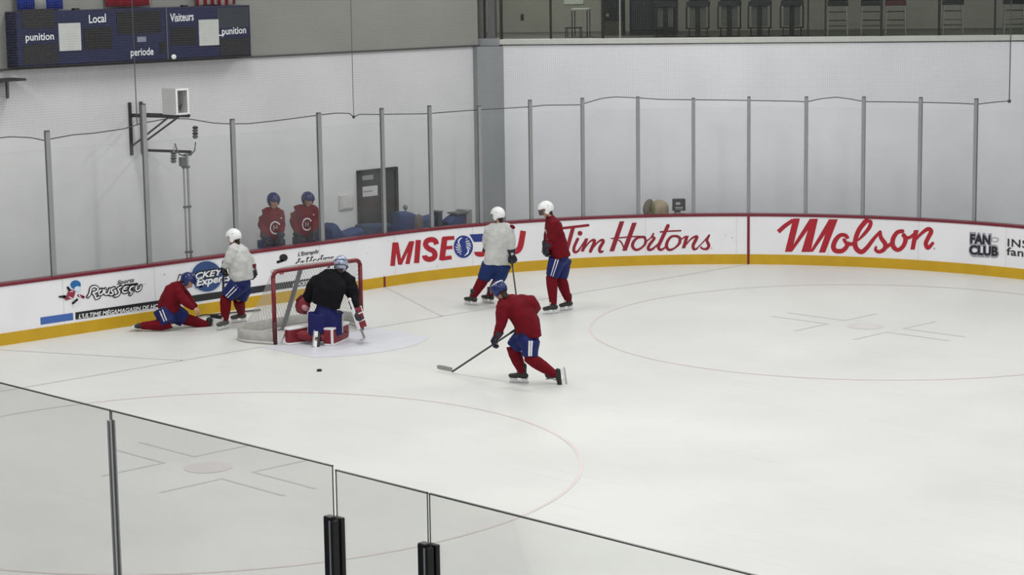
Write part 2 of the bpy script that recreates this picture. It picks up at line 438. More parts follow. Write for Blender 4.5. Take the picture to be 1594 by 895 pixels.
link('notice', bx(WX+.046, WX+.052, a.y, b.y, b.z, a.z), mat('grey_notice', (140, 141, 142), .7), door, label='grey name plate')
bm = bmesh.new(); h = on_x(599, 350, WX+.07); ball(bm, h, .03); cyl(bm, h-V((.07, 0, 0)), h, .014); link('door_handle', bm, M_steel, door, smooth=True)
# intercom box on the wall
a = on_x(527, 304, WX); b = on_x(549, 325, WX)
ic = empty('wall_box', (WX, (a.y+b.y)/2, (a.z+b.z)/2), 'small pale box with a round dial fixed to the wall left of the charcoal door', 'wall box')
link('housing', bx(WX, WX+.035, a.y, b.y, b.z, a.z, bevel=.01), mat('pale_box', (196, 197, 196), .5), ic)
link('cover', bx(WX+.035, WX+.045, a.y+.06, b.y-.02, b.z+.03, a.z-.03, bevel=.005), mat('paler_box', (206, 206, 204), .5), ic)

# ---------------------------------------------------------------- boards
BR = empty('dasher_boards', (-EN, 0, 0), 'white dasher boards with red cap, yellow kick plate and printed advertising round the far end', 'rink boards')
SE = S2+23.5
FS, FE = -S1-6.5, S2+14      # stretch in view on the far end
link('facing', strip(-SE, SE, [.2, .2, HB-.05, HB-.05], [-.16, 0, 0, -.16], .14), M_white_board, BR, label='white plastic facing')
link('kick_plate', strip(-SE, SE, [-.05, -.05, .2, .2], [-.16, .012, .012, -.16], .14), M_yellow, BR, label='yellow kick plate')
link('cap_rail', strip(-SE, SE, [HB-.05, HB-.05, HB-.008, HB, HB, HB-.05], [-.17, .014, .014, .004, -.17, -.17], .14), M_cap, BR, label='dark red cap rail')
# goal line marks carried up the boards
def board_box(s0, s1, z0, z1, off0, off1, bm=None): return strip(s0, s1, [z0, z0, z1, z1], [off0, off1, off1, off0], .1, bm)
sg, _z = board_sz(1165, 380)
link('goal_line_mark', board_box(sg-.025, sg+.025, .0, HB-.05, 0, .016), M_red_line, BR, label='dark red goal line up the boards')
sg, _z = board_sz(598, 440)
link('trapezoid_mark', board_box(sg-.025, sg+.025, .0, .2, 0, .016), M_red_line, BR, label='dark red mark across the kick plate')
# panel seams
for k in range(-4, 10): link('panel_seam', board_box(k*1.83+.9, k*1.83+.904, .2, HB-.05, -.01, .002), mat('seam_grey', (170, 170, 174), .5), BR)

class Print:
    """flat print on the boards: shapes traced in photo pixels land on the boards' surface in (arclength, height)"""
    def __init__(s, ox=0, oy=0, sc=1, off=.005): s.bm = bmesh.new(); s.ox, s.oy, s.sc, s.off = ox, oy, sc, off
    def px(s, p): return (s.ox+p[0]/s.sc, s.oy+p[1]/s.sc)
    def pt(s, p, off=None):
        a, z = board_sz(*s.px(p)); return board_pt(a, z, off or s.off)
    def stroke(s, pts, w, mode='n', caps=True, curve=True, off=None):
        # smooth through the points (Catmull-Rom), then offset
        P = [V((p[0], p[1])) for p in pts]; ws = w if isinstance(w, (list, tuple)) else [w]*len(P)
        Q, W = [], []
        for i in range(len(P)-1):
            p0 = P[max(i-1, 0)]; p1 = P[i]; p2 = P[i+1]; p3 = P[min(i+2, len(P)-1)]
            n = max(2, int((p2-p1).length/s.sc/2.0))
            for k in range(n):
                t = k/n
                if curve and len(P) > 2:
                    q = .5*((2*p1)+(p2-p0)*t+(2*p0-5*p1+4*p2-p3)*t*t+(-p0+3*p1-3*p2+p3)*t**3)
                else: q = p1.lerp(p2, t)
                Q.append(q); W.append(ws[i]*(1-t)+ws[i+1]*t)
        Q.append(P[-1]); W.append(ws[-1])
        L = []
        for i, q in enumerate(Q):
            d = Q[min(i+1, len(Q)-1)]-Q[max(i-1, 0)]
            if d.length < 1e-6: d = V((1, 0))
            d.normalize(); n = V((1, 0)) if mode == 'h' else V((-d.y, d.x))
            L.append((s.bm.verts.new(s.pt(q+n*W[i]/2, off)), s.bm.verts.new(s.pt(q-n*W[i]/2, off))))
        for a, b in zip(L, L[1:]): s.bm.faces.new((a[0], a[1], b[1], b[0]))
        if caps and mode == 'n':
            for q, w_ in ((Q[0], W[0]), (Q[-1], W[-1])): s.disc(q, w_/2, w_/2, n=10, off=off)
    def disc(s, c, rx, ry, n=28, off=None):
        cv = s.bm.verts.new(s.pt(c, off)); r = [s.bm.verts.new(s.pt((c[0]+rx*math.cos(2*PI*i/n), c[1]+ry*math.sin(2*PI*i/n)), off)) for i in range(n)]
        for i in range(n): s.bm.faces.new((cv, r[i], r[(i+1) % n]))
    def poly(s, pts, off=None):
        v = [s.bm.verts.new(s.pt(p, off)) for p in pts]
        for t in geometry.tessellate_polygon([[V((p[0], p[1], 0)) for p in pts]]):
            s.bm.faces.new([v[i] for i in t])
    def done(s, name, m, label=None):
        # face towards the ice
        o = link(name, s.bm, m, BR, label=label); return o
FONT_CACHE = {}
def text_mesh(txt, shear=0, bold=0, spacing=1.0):
    cu = bpy.data.curves.new('lettering_source', 'FONT'); cu.body = txt; cu.shear = shear; cu.offset = bold; cu.space_character = spacing; cu.size = 1; cu.resolution_u = 3
    ob = bpy.data.objects.new('lettering_source', cu); COL.objects.link(ob)
    dg = bpy.context.evaluated_depsgraph_get(); me = bpy.data.meshes.new_from_object(ob.evaluated_get(dg))
    bpy.data.objects.remove(ob)
    vs = [V(v.co) for v in me.vertices]; fs = [list(p.vertices) for p in me.polygons]; bpy.data.meshes.remove(me)
    x0 = min(v.x for v in vs); x1 = max(v.x for v in vs); y1 = max(v.y for v in vs)
    return vs, fs, x0, x1, y1
def board_text(name, txt, p0, p1, cap_px, m, shear=0, bold=0, off=.009, label=None, spacing=1.0, grow=0):
    """lettering on the boards from the baseline pixels p0 to p1, cap height in pixels"""
    vs, fs, x0, x1, y1 = text_mesh(txt, shear, bold, spacing)
    s0, z0 = board_sz(*p0); s1, z1 = board_sz(*p1); _, zc = board_sz(p0[0], p0[1]-cap_px); ch = zc-z0
    bm = bmesh.new(); nv = []
    for v in vs:
        f = (v.x-x0)/(x1-x0); nv.append(bm.verts.new(board_pt(s0+(s1-s0)*f, z0+(z1-z0)*f+ch*v.y/.73, off)))
    for f in fs:
        try: bm.faces.new([nv[i] for i in f])
        except ValueError: pass
    return link(name, bm, m, BR, label=label)

# MISE O JEU
P = Print(600, 340, 6.642)
S_ = P.stroke
S_([(96, 248), (72, 491)], 48, 'h'); S_([(112, 248), (150, 478)], 40, 'h'); S_([(262, 237), (150, 478)], 36, 'h'); S_([(276, 235), (226, 471)], 44, 'h')
S_([(339, 223), (321, 461)], 54, 'h')
S_([(527, 268), (512, 230), (470, 218), (424, 236), (415, 278), (447, 312), (492, 335), (512, 372), (498, 408), (450, 423), (412, 408), (404, 382)], 54, caps=False)
S_([(612, 197), (583, 430)], 60, 'h'); S_([(590, 208), (712, 200)], 40, caps=False); S_([(590, 308), (692, 298)], 36, caps=False); S_([(572, 418), (684, 402)], 40, caps=False)
S_([(1044, 235), (1034, 310), (1010, 365), (975, 370), (946, 362), (942, 345)], 52, caps=False)
S_([(1138, 168), (1112, 378)], 56, 'h'); S_([(1120, 180), (1218, 172)], 38, caps=False); S_([(1115, 268), (1200, 262)], 34, caps=False); S_([(1105, 365), (1200, 355)], 38, caps=False)
S_([(1292, 148), (1278, 290), (1310, 338), (1360, 335), (1395, 285), (1424, 128)], 60, caps=False)
P.done('sponsor_lettering', M_red_ad, 'slanted red MISE-O-JEU capitals')
P = Print(600, 340, 6.642, .005); P.poly([(868, 165), (1015, 158), (1003, 240), (915, 243)]); P.done('sponsor_bar', M_blue_ad, 'short blue bar beside the round emblem')
P = Print(600, 340, 6.642, .006); P.disc((803, 292), 108, 124); P.done('emblem', M_white_ad, 'white ring round the blue emblem')
P = Print(600, 340, 6.642, .008); P.disc((803, 292), 100, 117); P.done('emblem', M_blue_ad, 'round blue emblem')
P = Print(600, 340, 6.642, .010)
for pts, w in (([(793, 196), (762, 218), (752, 250), (772, 278)], [4, 15, 14, 4]), ([(778, 290), (750, 282), (733, 262)], [4, 12, 5]), ([(778, 305), (745, 304), (722, 288)], [4, 12, 5]),
               ([(782, 320), (750, 327), (724, 316)], [4, 11, 4]), ([(788, 336), (760, 350), (738, 345)], [4, 10, 4]), ([(780, 362), (765, 375)], [7, 4]),
               ([(812, 385), (844, 362), (856, 330), (836, 300)], [4, 15, 14, 4]), ([(830, 290), (858, 300), (876, 322)], [4, 12, 5]), ([(830, 275), (862, 276), (884, 294)], [4, 12, 5]),
               ([(828, 260), (858, 254), (884, 266)], [4, 11, 4]), ([(824, 244), (846, 232), (868, 236)], [4, 10, 4]), ([(830, 218), (846, 206)], [7, 4])):
    P.stroke(pts, w, caps=False)
P.done('emblem_swirl', M_white_ad, 'white curved fins of a ball')
# script lettering, crimson
P = Print(870, 330, 6.376); S_ = P.stroke
S_([(-40, 168), (40, 160), (290, 131)], 26); S_([(140, 155), (72, 400)], 40, 'h')
S_([(186, 268), (150, 350), (152, 395), (184, 392), (225, 335), (265, 275)], [30, 30, 30, 22, 14, 20]); P.disc((209, 211), 24, 24)
S_([(275, 262), (232, 392)], 34, 'h'); S_([(236, 385), (300, 300), (346, 276), (352, 296), (312, 390)], [12, 16, 26, 32, 32]); S_([(316, 385), (385, 300), (432, 276), (440, 296), (404, 360), (408, 396), (436, 390)], [12, 16, 26, 32, 32, 30, 18])
S_([(626, 92), (524, 390)], 46, 'h'); S_([(750, 106), (650, 384)], 46, 'h'); S_([(520, 263), (620, 254), (760, 243), (840, 246)], [12, 14, 14, 20]); S_([(566, 268), (610, 290), (634, 330), (650, 380)], [10, 16, 14, 14])
S_([(846, 248), (780, 256), (738, 300), (732, 345), (768, 376), (826, 350), (862, 300), (850, 250)], [22, 24, 30, 32, 26, 20, 26, 26])
S_([(850, 300), (905, 262), (938, 213)], [14, 13, 14]); S_([(938, 215), (925, 250), (950, 258), (895, 330), (888, 372), (925, 370), (975, 325), (1000, 300)], [14, 26, 26, 30, 30, 24, 14, 12])
S_([(1082, 136), (1010, 290), (986, 345), (1005, 374), (1035, 366), (1068, 335)], [36, 36, 34, 30, 20, 12]); S_([(1006, 198), (1090, 190), (1208, 185)], 15)
S_([(1178, 238), (1118, 244), (1078, 290), (1068, 345), (1098, 376), (1150, 356), (1198, 305), (1196, 254), (1150, 236)], [20, 24, 30, 34, 26, 18, 28, 30, 20])
S_([(1190, 285), (1260, 240)], 14); S_([(1272, 236), (1236, 360)], 34, 'h'); S_([(1240, 352), (1310, 268), (1368, 240), (1366, 262), (1332, 330), (1340, 370), (1372, 362)], [12, 16, 26, 32, 32, 28, 16])
S_([(1368, 362), (1430, 300), (1492, 230)], [12, 12, 18]); S_([(1490, 236), (1468, 280), (1488, 330), (1470, 364), (1430, 366), (1412, 352)], [20, 28, 32, 28, 18, 22])
P.disc((1516, 360), 5, 5)
P.done('sponsor_lettering', M_crimson_ad, 'crimson handwritten Tim Hortons lettering')
P = Print(1200, 325, 5.904); S_ = P.stroke
S_([(68, 212), (130, 156), (205, 104)], [40, 38, 34], caps=False); S_([(236, 89), (160, 395)], [62, 62], 'h'); S_([(385, 94), (180, 394)], [58, 30], 'h')
S_([(402, 92), (322, 396)], [62, 84], 'h'); S_([(566, 96), (372, 394)], [62, 30], 'h'); S_([(582, 96), (470, 402)], [66, 58], 'h')
S_([(706, 275), (690, 246), (640, 242), (594, 288), (574, 350), (596, 385), (655, 386), (698, 345), (706, 300)], [36, 34, 36, 44, 46, 44, 42, 40, 36], caps=False)
S_([(672, 284), (704, 322), (760, 322)], [30, 36, 34])
S_([(878, 108), (812, 190), (776, 290), (782, 360), (830, 396), (880, 360), (950, 270), (1005, 210)], [44, 44, 42, 46, 44, 40, 32, 26])
S_([(850, 120), (915, 116), (905, 170), (850, 240), (800, 290)], [26, 34, 38, 30, 16])
S_([(1006, 215), (1012, 265), (1052, 325), (1040, 372), (995, 395), (962, 378), (966, 352)], [28, 38, 42, 40, 34, 30, 22])
S_([(1040, 372), (1085, 335), (1120, 310)], [30, 32, 30])
S_([(1210, 205), (1160, 218), (1122, 280), (1124, 345), (1168, 378), (1215, 345), (1238, 285), (1222, 240)], [36, 38, 42, 44, 38, 38, 42, 36])
S_([(1216, 246), (1268, 266), (1325, 225)], [32, 30, 26]); S_([(1336, 195), (1302, 375)], [44, 40], 'h')
S_([(1306, 320), (1365, 245), (1440, 186), (1474, 206), (1448, 262), (1424, 320), (1444, 360), (1488, 316)], [14, 26, 38, 42, 40, 40, 38, 28])
P.done('sponsor_lettering', M_red_ad, 'heavy red brush-script Molson lettering')
P = Print(1200, 325, 5.904); P.disc((1503, 366), 8, 10, 10); P.done('sponsor_lettering', M_grey_ad, 'tiny grey registered mark')
# fan club block
board_text('fan_club_outline', 'FAN', (1509.2, 379.2), (1543.5, 381.8), 17, M_grey_ad, bold=.10, off=.006, label='grey outline of the block letters')
board_text('fan_club_outline', 'CLUB', (1507.8, 397.2), (1555, 399.6), 17, M_grey_ad, bold=.10, off=.006, label='grey outline of the block letters')
board_text('fan_club_lettering', 'FAN', (1510.5, 377.8), (1541.8, 380.4), 14, M_black_ad, bold=.045, off=.010, label='black FAN')
board_text('fan_club_lettering', 'CLUB', (1509, 395), (1553.6, 398), 14, M_black_ad, bold=.045, off=.010, label='black CLUB')
P = Print(1490, 340, 11.19, .008); P.stroke([(660+58*math.cos(a), 370+38*math.sin(a)) for a in [2*PI*i/14 for i in range(15)]], 14); P.done('fan_club_ring', M_grey_ad, 'small grey ring')
board_text('fan_club_lettering', 'INS', (1568.7, 383.2), (1600, 386.2), 12.5, M_black_ad, bold=.012, spacing=1.1, label='black INS')
board_text('fan_club_lettering', 'fanc', (1567, 396.6), (1604, 400.8), 12.5, M_black_ad, bold=.012, spacing=1.05, label='black fanc')

# sports shop advert on the left
P = Print(80, 420, 8.856, .006); S_ = P.stroke
core = [([(498, 372), (526, 330), (548, 246), (598, 230), (640, 258), (618, 300), (566, 318), (600, 350), (610, 395), (655, 372)], 22),
        ([(690, 268), (652, 296), (656, 342), (696, 328), (716, 284), (694, 268)], 20),
        ([(742, 262), (728, 318), (748, 336), (782, 322), (800, 262)], 20),
        ([(868, 248), (826, 262), (828, 296), (850, 318), (828, 342), (796, 338)], 20),
        ([(962, 232), (912, 262), (936, 304), (916, 346), (866, 362)], 20),
        ([(1052, 226), (1004, 240), (976, 288), (996, 312), (1040, 300)], 20), ([(988, 272), (1036, 262)], 16),
        ([(1132, 222), (1092, 236), (1072, 286), (1096, 300), (1128, 270), (1142, 222), (1112, 300), (1080, 340)], 20),
        ([(1176, 218), (1160, 268), (1182, 286), (1216, 268), (1234, 216)], 20)]
for pts, w in core: S_(pts, w+30)
S_([(1010, 214), (1180, 192)], 26)
P.done('shop_lettering_outline', M_black_ad, 'black outline of the shop lettering')
P = Print(80, 420, 8.856, .011)
for pts, w in core: P.stroke(pts, w)
P.done('shop_lettering', M_white_ad, 'white Rousseau lettering')
board_text('shop_lettering', 'Sports', (181.5, 442.8), (208.8, 438.2), 6.4, M_black_ad, shear=.35, bold=.02, off=.013, label='small black Sports')
board_text('shop_lettering', 'TM', (223.5, 443.2), (226.5, 442.7), 1.6, M_black_ad, label='tiny trade mark')
P = Print(80, 420, 8.856, .006); P.disc((332, 205), 72, 62); P.done('emblem', mat('emblem_blue', (28, 104, 168), .5), 'blue round emblem shape')
P = Print(80, 420, 8.856, .009); P.disc((360, 262), 46, 38); P.done('emblem', mat('emblem_pale', (206, 222, 236), .5), 'pale patch below the blue round shape')
P = Print(80, 420, 8.856, .012); P.poly([(236, 262), (320, 285), (322, 330), (300, 392), (262, 398), (205, 420), (175, 405), (215, 330)]); P.done('emblem', mat('emblem_crimson', (146, 40, 66), .5), 'large crimson emblem shape')
P = Print(80, 420, 8.856, .012); P.stroke([(370, 350), (440, 375)], 36); P.done('emblem', mat('emblem_crimson', (146, 40, 66), .5), 'small crimson emblem shape')
P = Print(80, 420, 8.856, .014); P.stroke([(250, 300), (292, 292)], 10); P.stroke([(236, 372), (300, 400)], 12); P.stroke([(290, 500), (400, 450)], 12); P.stroke([(370, 335), (395, 375)], 12); P.done('emblem', M_white_ad, 'white emblem stripes')
P = Print(80, 420, 8.856, .013); P.stroke([(105, 370), (180, 370)], [22, 44]); P.stroke([(290, 460), (350, 410)], [30, 30]); P.stroke([(222, 245), (248, 280)], [34, 30]); P.done('emblem', M_black_ad, 'dark emblem shapes')
sA, z1_ = board_sz(62.7, 494.2); sB, _ = board_sz(113.4, 488); _, z0_ = board_sz(62.7, 505.5)
def board_rect(name, s0, s1, z0, z1, m, label, off=.005):
    return link(name, strip(s0, s1, [z0, z1], [off, off], .15, closed=False), m, BR, label=label)
board_rect('advert_bar', sA, sB, z0_, z1_, M_lightblue, 'pale blue bar')
sC, _ = board_sz(117, 487); sD, _ = board_sz(538, 430)
_, zb1 = board_sz(117, 486.6); _, zb0 = board_sz(117, 497.6)
zb0, zb1 = z0_, z1_
board_rect('advert_bar', sC, sD, zb0, zb1, M_black_ad, 'long black bar under the adverts')
board_text('advert_lettering', "L'ULTIME MÉGAMAGASIN DE HOCKEY", (122, 495.5), (268, 476.2), 6.6, M_white_ad, shear=.25, bold=.02, off=.009, label="white L'ULTIME MÉGAMAGASIN DE HOCKEY")
# round blue advert
P = Print(0, 0, 1, .005); P.disc((321.4, 430.2), 26.5, 26); P.done('emblem', mat('rim_white', (205, 212, 222), .5), 'pale rim of the blue disc')
P = Print(0, 0, 1, .008); P.disc((321.4, 430.2), 23.8, 23.8); P.done('emblem', M_navy_disc, 'round blue disc')
board_text('advert_outline', 'HOCKEY', (274, 440.2), (348, 428.2), 11.5, M_black_ad, shear=.3, bold=.11, off=.011, label='black outline of HOCKEY')
board_text('advert_lettering', 'HOCKEY', (275.5, 438.8), (347, 426.8), 9.5, M_white_ad, shear=.3, bold=.03, off=.015, label='white HOCKEY')
board_text('advert_outline', 'Experts', (303.5, 446.4), (360, 437.4), 14, M_navy_disc, shear=.2, bold=.11, off=.0105, label='blue outline of Experts')
board_text('advert_lettering', 'Experts', (305, 445), (358.5, 436), 12, M_white_ad, shear=.2, bold=.03, off=.015, label='white Experts')
# warehouse advert behind the goal
board_text('advert_lettering', "L'Entrepôt", (463.5, 398.8), (496, 393.8), 6.2, M_black_ad, shear=.3, bold=.02, label="small black L'Entrepôt")
board_text('advert_outline', "du Hockey", (459, 418.5), (520, 409.5), 14.5, M_black_ad, shear=.2, bold=.09, off=.006, label='black outline of du Hockey')
board_text('advert_lettering', "du Hockey", (460.5, 417), (518.5, 408.5), 12.5, M_white_ad, shear=.2, bold=.02, off=.011, label='white du Hockey')
board_text('advert_lettering', "HOCKEY", (455, 446), (484, 442), 6, M_white_ad, shear=.2, bold=.03, off=.009, label='white lettering on the black bar')
P = Print(430, 390, 5.594, .007); P.disc((62, 62), 36, 32); P.stroke([(12, 100), (50, 88)], 22); P.done('emblem', M_black_ad, 'dark round emblem above the crossbar')
P = Print(430, 390, 5.594, .007); P.poly([(18, 175), (78, 172), (60, 205), (28, 208)]); P.done('emblem', M_red_ad, 'red patch of the emblem')
# puck marks
rnd = random.Random(3); M_scuff = mat('scuff_grey', (112, 112, 118), .6)
for k in range(34):
    s_ = rnd.uniform(-3.2, 12); z_ = rnd.uniform(.25, .9); r = rnd.uniform(.004, .010); bm = bmesh.new()
    bm.faces.new([bm.verts.new(board_pt(s_+r*math.cos(a)*rnd.uniform(.8, 1.5), z_+r*math.sin(a), .0035)) for a in [2*PI*i/8 for i in range(8)]])
    link('scuff', bm, M_scuff, BR, label='small dark scuff')

# ---------------------------------------------------------------- glass supports and panes on the far boards
GT = 3.12
pole_px = [(88, 427, 205), (237, 408, 163), (373, 389, 187), (506, 373, 177), (603, 358, 170), (676, 351, 166), (752, 347, 166), (830, 344, 157), (910, 338, 154), (995, 335, 152), (1080, 333, 154), (1165, 332, 152), (1253, 333, 152), (1341, 336, 152), (1428, 340, 153), (1513, 345, 155), (1596, 351, 156)]
ps = [board_sz(x, y)[0] for x, y, t in pole_px]
extra_l = [ps[0]-1.83*k for k in (2, 1)]
allp = [(s, GT+.25) for s in extra_l]
for (x, y, t), s in zip(pole_px, ps):
    q, _ = path(s, -.08); d = ray(x-4*(1 if x < 700 else 0), t); h = CP+d*((V((q.x, q.y, 0))-V((CP.x, CP.y, 0))).length/V((d.x, d.y, 0)).length)
    allp.append((s, min(max(h.z, 3.22), 3.75)))
while allp[-1][0] < S2+6: allp.append((allp[-1][0]+1.22, 3.35))
bay_label = ['clear glass screen cut by the left edge, above the blank white boards', 'clear glass screen above the blue and crimson emblem, left end of the shop advert',
  'clear glass screen with the twin-tube instrument mast showing through it', 'clear glass screen with two red-shirted players behind it',
  'clear glass screen with the left part of the charcoal door behind it', 'narrow clear glass screen right of the charcoal door, wide blue sheet behind', 'clear glass screen with the blue bin behind it',
  'clear glass screen with the grey corner column behind it', 'clear glass screen just behind the white helmet of the tall red-shirted player', 'clear glass screen above the crimson letters Tim H',
  'clear glass screen with the tan bundle behind it', 'clear glass screen just left of the dark red line up the boards', 'clear glass screen just right of the dark red line up the boards',
  'clear glass screen above the middle of the Molson lettering', 'clear glass screen above the last letters of Molson', 'clear glass screen above the gap between Molson and FAN CLUB', 'clear glass screen above the FAN CLUB letters']
bays = []
for i in range(1, len(bay_label)+1):
    (s, h), (s2, h2) = allp[i], allp[i+1]
    q, n = path(s, -.085); t = V((-n.y, n.x, 0)); rot = Matrix((t, n, V((0, 0, 1)))).transposed()
    wide = .085 if s < S1 else .07
    lb = bay_label[i-1] if 0 < i <= len(bay_label) else 'clear glass screen outside the view'
    root = empty('glass_screen', (q.x, q.y, HB), lb, 'glass screen', 'glass screens on the far boards')
    bm = bmesh.new()
    for sgn in (-1, 1): box(bm, (q.x+n.x*.022*sgn, q.y+n.y*.022*sgn, (HB+h)/2), (wide, .014, h-HB), rot=rot, bevel=.003)
    box(bm, (q.x, q.y, (HB+h)/2), (.018, .034, h-HB), rot=rot)
    o = link('support_post', bm, M_pole, root, label='grey aluminium post at the left edge')
    bm = bmesh.new(); box(bm, (q.x, q.y, h+.012), (wide*.9, .06, .024), rot=rot, bevel=.004); link('end_cap', bm, M_grey_metal, o)
    top = GT if s2 < S1+1 else 3.14
    bm = strip(s+.02, s2-.02, [HB+.001, HB+.001, top, top], [-.091, -.079, -.079, -.091], .3)
    o = link('pane', bm, [M_glass, M_glass_edge], root)
    for p in o.data.polygons:
        if abs(p.normal.z) > .5: p.material_index = 1

# ---------------------------------------------------------------- protective netting
M_net = mesh_net_mat('grey_arena_netting', (104, 104, 104), .042, .0042, soft=.38)
net_px = [(-40, 222), (0, 216), (22, 213.5), (55, 215), (76, 219.5), (85, 217), (120, 210.5), (152, 208), (200, 201), (225, 193), (268, 185), (300, 185.5), (338, 192), (365, 193.5), (395, 193), (440, 188), (500, 180), (530, 176.5), (552, 177), (557.5, 183), (565, 178.5), (600, 178.6), (640, 178), (672, 177.5), (735, 172.5), (776, 170), (828, 167), (850, 164.5), (906, 164), (918, 160), (940, 153.5), (960, 151.5), (993, 153), (1030, 155.5), (1080, 156), (1165, 157), (1240, 158.5), (1254, 159.5), (1275, 154.5), (1300, 152), (1320, 154.5), (1343, 159), (1430, 160), (1490, 161.5), (1516, 163), (1545, 159.5), (1565, 158)]
def pt_above(x, y):
    """(s,z) straight above the boards' line as seen at the pixel"""
    return board_sz(x, y)
knots = [pt_above(x, y) for x, y in net_px]
def net_bottom(s):
    for (a, za), (b, zb) in zip(knots, knots[1:]):
        if a <= s <= b: return za+(zb-za)*(s-a)/(b-a)
    return knots[0][1] if s < knots[0][0] else knots[-1][1]
NT = empty('safety_netting', board_pt(0, 3.3, -.11), 'fine grey safety netting hanging in scallops above the far glass', 'netting')
s0, s1 = knots[0][0]-3, knots[-1][0]; n = 420
bm = bmesh.new(); uvl = bm.loops.layers.uv.new('net'); prev = None
for i in range(n+1):
    s = s0+(s1-s0)*i/n; zb = net_bottom(s); row = []
    for k in range(9):
        z = zb+(7.5-zb)*k/8; wav = .015*math.sin(s*2.1+z)+.01*math.sin(s*5.3-z*2)
        row.append((bm.verts.new(board_pt(s, z, -.13+wav)), (s, z)))
    if prev:
        for k in range(8):
            f = bm.faces.new((prev[k][0], row[k][0], row[k+1][0], prev[k+1][0]))
            for lp, uvv in zip(f.loops, (prev[k][1], row[k][1], row[k+1][1], prev[k+1][1])): lp[uvl].uv = uvv
    prev = row
link('mesh', bm, M_net, NT, smooth='raw')
bm = bmesh.new(); M_cord = mat('dark_net_cord', (74, 74, 76), .8)
tube(bm, [board_pt(s0+(s1-s0)*i/300, net_bottom(s0+(s1-s0)*i/300), -.125) for i in range(301)], [.0095]*301, n=5, round_ends=False)
link('edge_cord', bm, M_cord, NT, label='dark cord along the lower edge')
for px, w, kr in ((1565.5, .011, .035), (557, .006, .03), (219, .008, .012)):
    s, z = board_sz(px, 180); bm = bmesh.new(); tube(bm, [board_pt(s, net_bottom(s), -.12), board_pt(s, 7.4, -.12)], [w, w], n=5, round_ends=False)
    ball(bm, board_pt(s, net_bottom(s), -.12), kr, n=8)
    link('seam_cord', bm, M_cord, NT, label='dark vertical seam cord')

# ---------------------------------------------------------------- near glass
NY = -HW+.02
xs_near = [8.2, 10.85, 13.5, 16.13, 17.07, 19.75, 22.4]
NGT = 2.765
near_lb = ['clear foreground glass screen outside the left edge of the view', 'clear foreground glass screen left of the slim silver post, at the lower left', 'wide clear foreground glass screen between the silver post and the black posts',
  'narrow clear foreground glass screen between the two black posts', 'clear foreground glass screen right of both black posts', 'clear foreground glass screen outside the lower right corner of the view']
post_h = [(2.69, 's'), (2.69, 's'), (2.69, 's'), (2.425, 'b'), (2.42, 'b'), (2.42, 'b')]
M_alu = mat('grey_aluminium', (196, 196, 198), .4, 0); M_pstrip = mat('pale_strip', (176, 176, 178), .4, 0); M_groove = mat('grey_groove', (96, 96, 98), .5)
for i in range(1, len(xs_near)-2):
    a, b = xs_near[i], xs_near[i+1]; x = a; h, k = post_h[i]
    root = empty('glass_screen', (x, NY-.079, HB), near_lb[i], 'glass screen', 'foreground glass screens')
    g0, g1 = (.022 if i == 3 else .008), .012
    zt = NGT-(.022 if i in (3, 4) else 0)
    bm = bx(a+g0, b-g1, NY-.085, NY-.073, HB+.001, zt)
    o = link('pane', bm, [M_glass_near, M_glass_edge], root)
    for p in o.data.polygons:
        if abs(p.normal.z) > .5 or abs(p.normal.x) > .5: p.material_index = 1
    link('pane_edge', bx(a+g0, b-g1, NY-.088, NY-.070, zt-.007, zt+.001), M_glass_edge, root)
    if k == 's':
        bm = bmesh.new(); bx(x-.022, x+.022, NY-.105, NY-.09, HB, h, bm, bevel=.003); bx(x-.022, x+.022, NY-.068, NY-.055, HB, h, bm, bevel=.003); bx(x-.005, x+.005, NY-.09, NY-.068, HB, h, bm)
        o = link('support_post', bm, M_alu, root, label='slim silver post')
        bm = bx(x+.006, x+.012, NY-.108, NY-.105, HB, h-.01); link('groove', bm, M_groove, o)
    else:
        bm = bmesh.new(); bx(x-.045, x+.02, NY-.145, NY-.09, HB, h, bm, bevel=.006); bx(x-.045, x+.045, NY-.068, NY-.03, HB, h-.015, bm, bevel=.006)
        bx(x+.018, x+.05, NY-.145, NY-.09, HB, h-.02, bm, bevel=.006); bx(x-.006, x+.004, NY-.09, NY-.068, HB, h-.015, bm)
        o = link('support_post', bm, M_black, root, label='black padded post')
        bm = bx(x-.03, x+.03, NY-.15, NY-.1, h, h+.008, bevel=.002); link('end_cap', bm, M_grey_metal, o)
        bm = bx(x+.016, x+.030, NY-.149, NY-.145, HB, h-.02); link('metal_highlight_strip', bm, M_pstrip, o)  # silver strip, coloured pale to stand in for the post's highlight

# ---------------------------------------------------------------- scoreboard
SX = -4.63
M_sb = mat('navy_scoreboard', (14, 20, 62), .45, var=.06)
M_sbd = mat('black_display', (24, 24, 28), .3, var=.05)
M_white_txt = mat('white_lettering', (226, 228, 232), .5)
sb_y0, sb_y1, sb_z0, sb_z1 = -2.60, 2.31, 4.44, 5.36
SB = empty('scoreboard', (SX, (sb_y0+sb_y1)/2, sb_z0), 'long navy wall scoreboard with dark display windows and white French words', 'scoreboard')
link('housing', bx(WX+.02, SX, sb_y0, sb_y1, sb_z0, sb_z1, bevel=.01), M_sb, SB)
def sbp(x, y, X=SX): p = on_x(x, y, X); return p.y, p.z
def sb_rect(name, x0, y0, x1, y1, m, off=.006, th=.008, label=None):
    a, za = sbp(x0, y0); b, zb = sbp(x1, y1); return link(name, bx(SX+off-th, SX+off, a, b, zb, za), m, SB, label=label)
M_disp2 = mat('brown_black_display', (36, 34, 38), .3)
sb_rect('display', 34, 15, 85, 43, M_disp2, label='dark penalty display'); sb_rect('display', 36, 70, 90, 98, M_disp2, label='dark penalty display')
sb_rect('display', 130, 43, 174, 75, M_sbd, label='dark score display'); sb_rect('display', 181, 18, 251, 51, M_sbd, label='dark clock display')
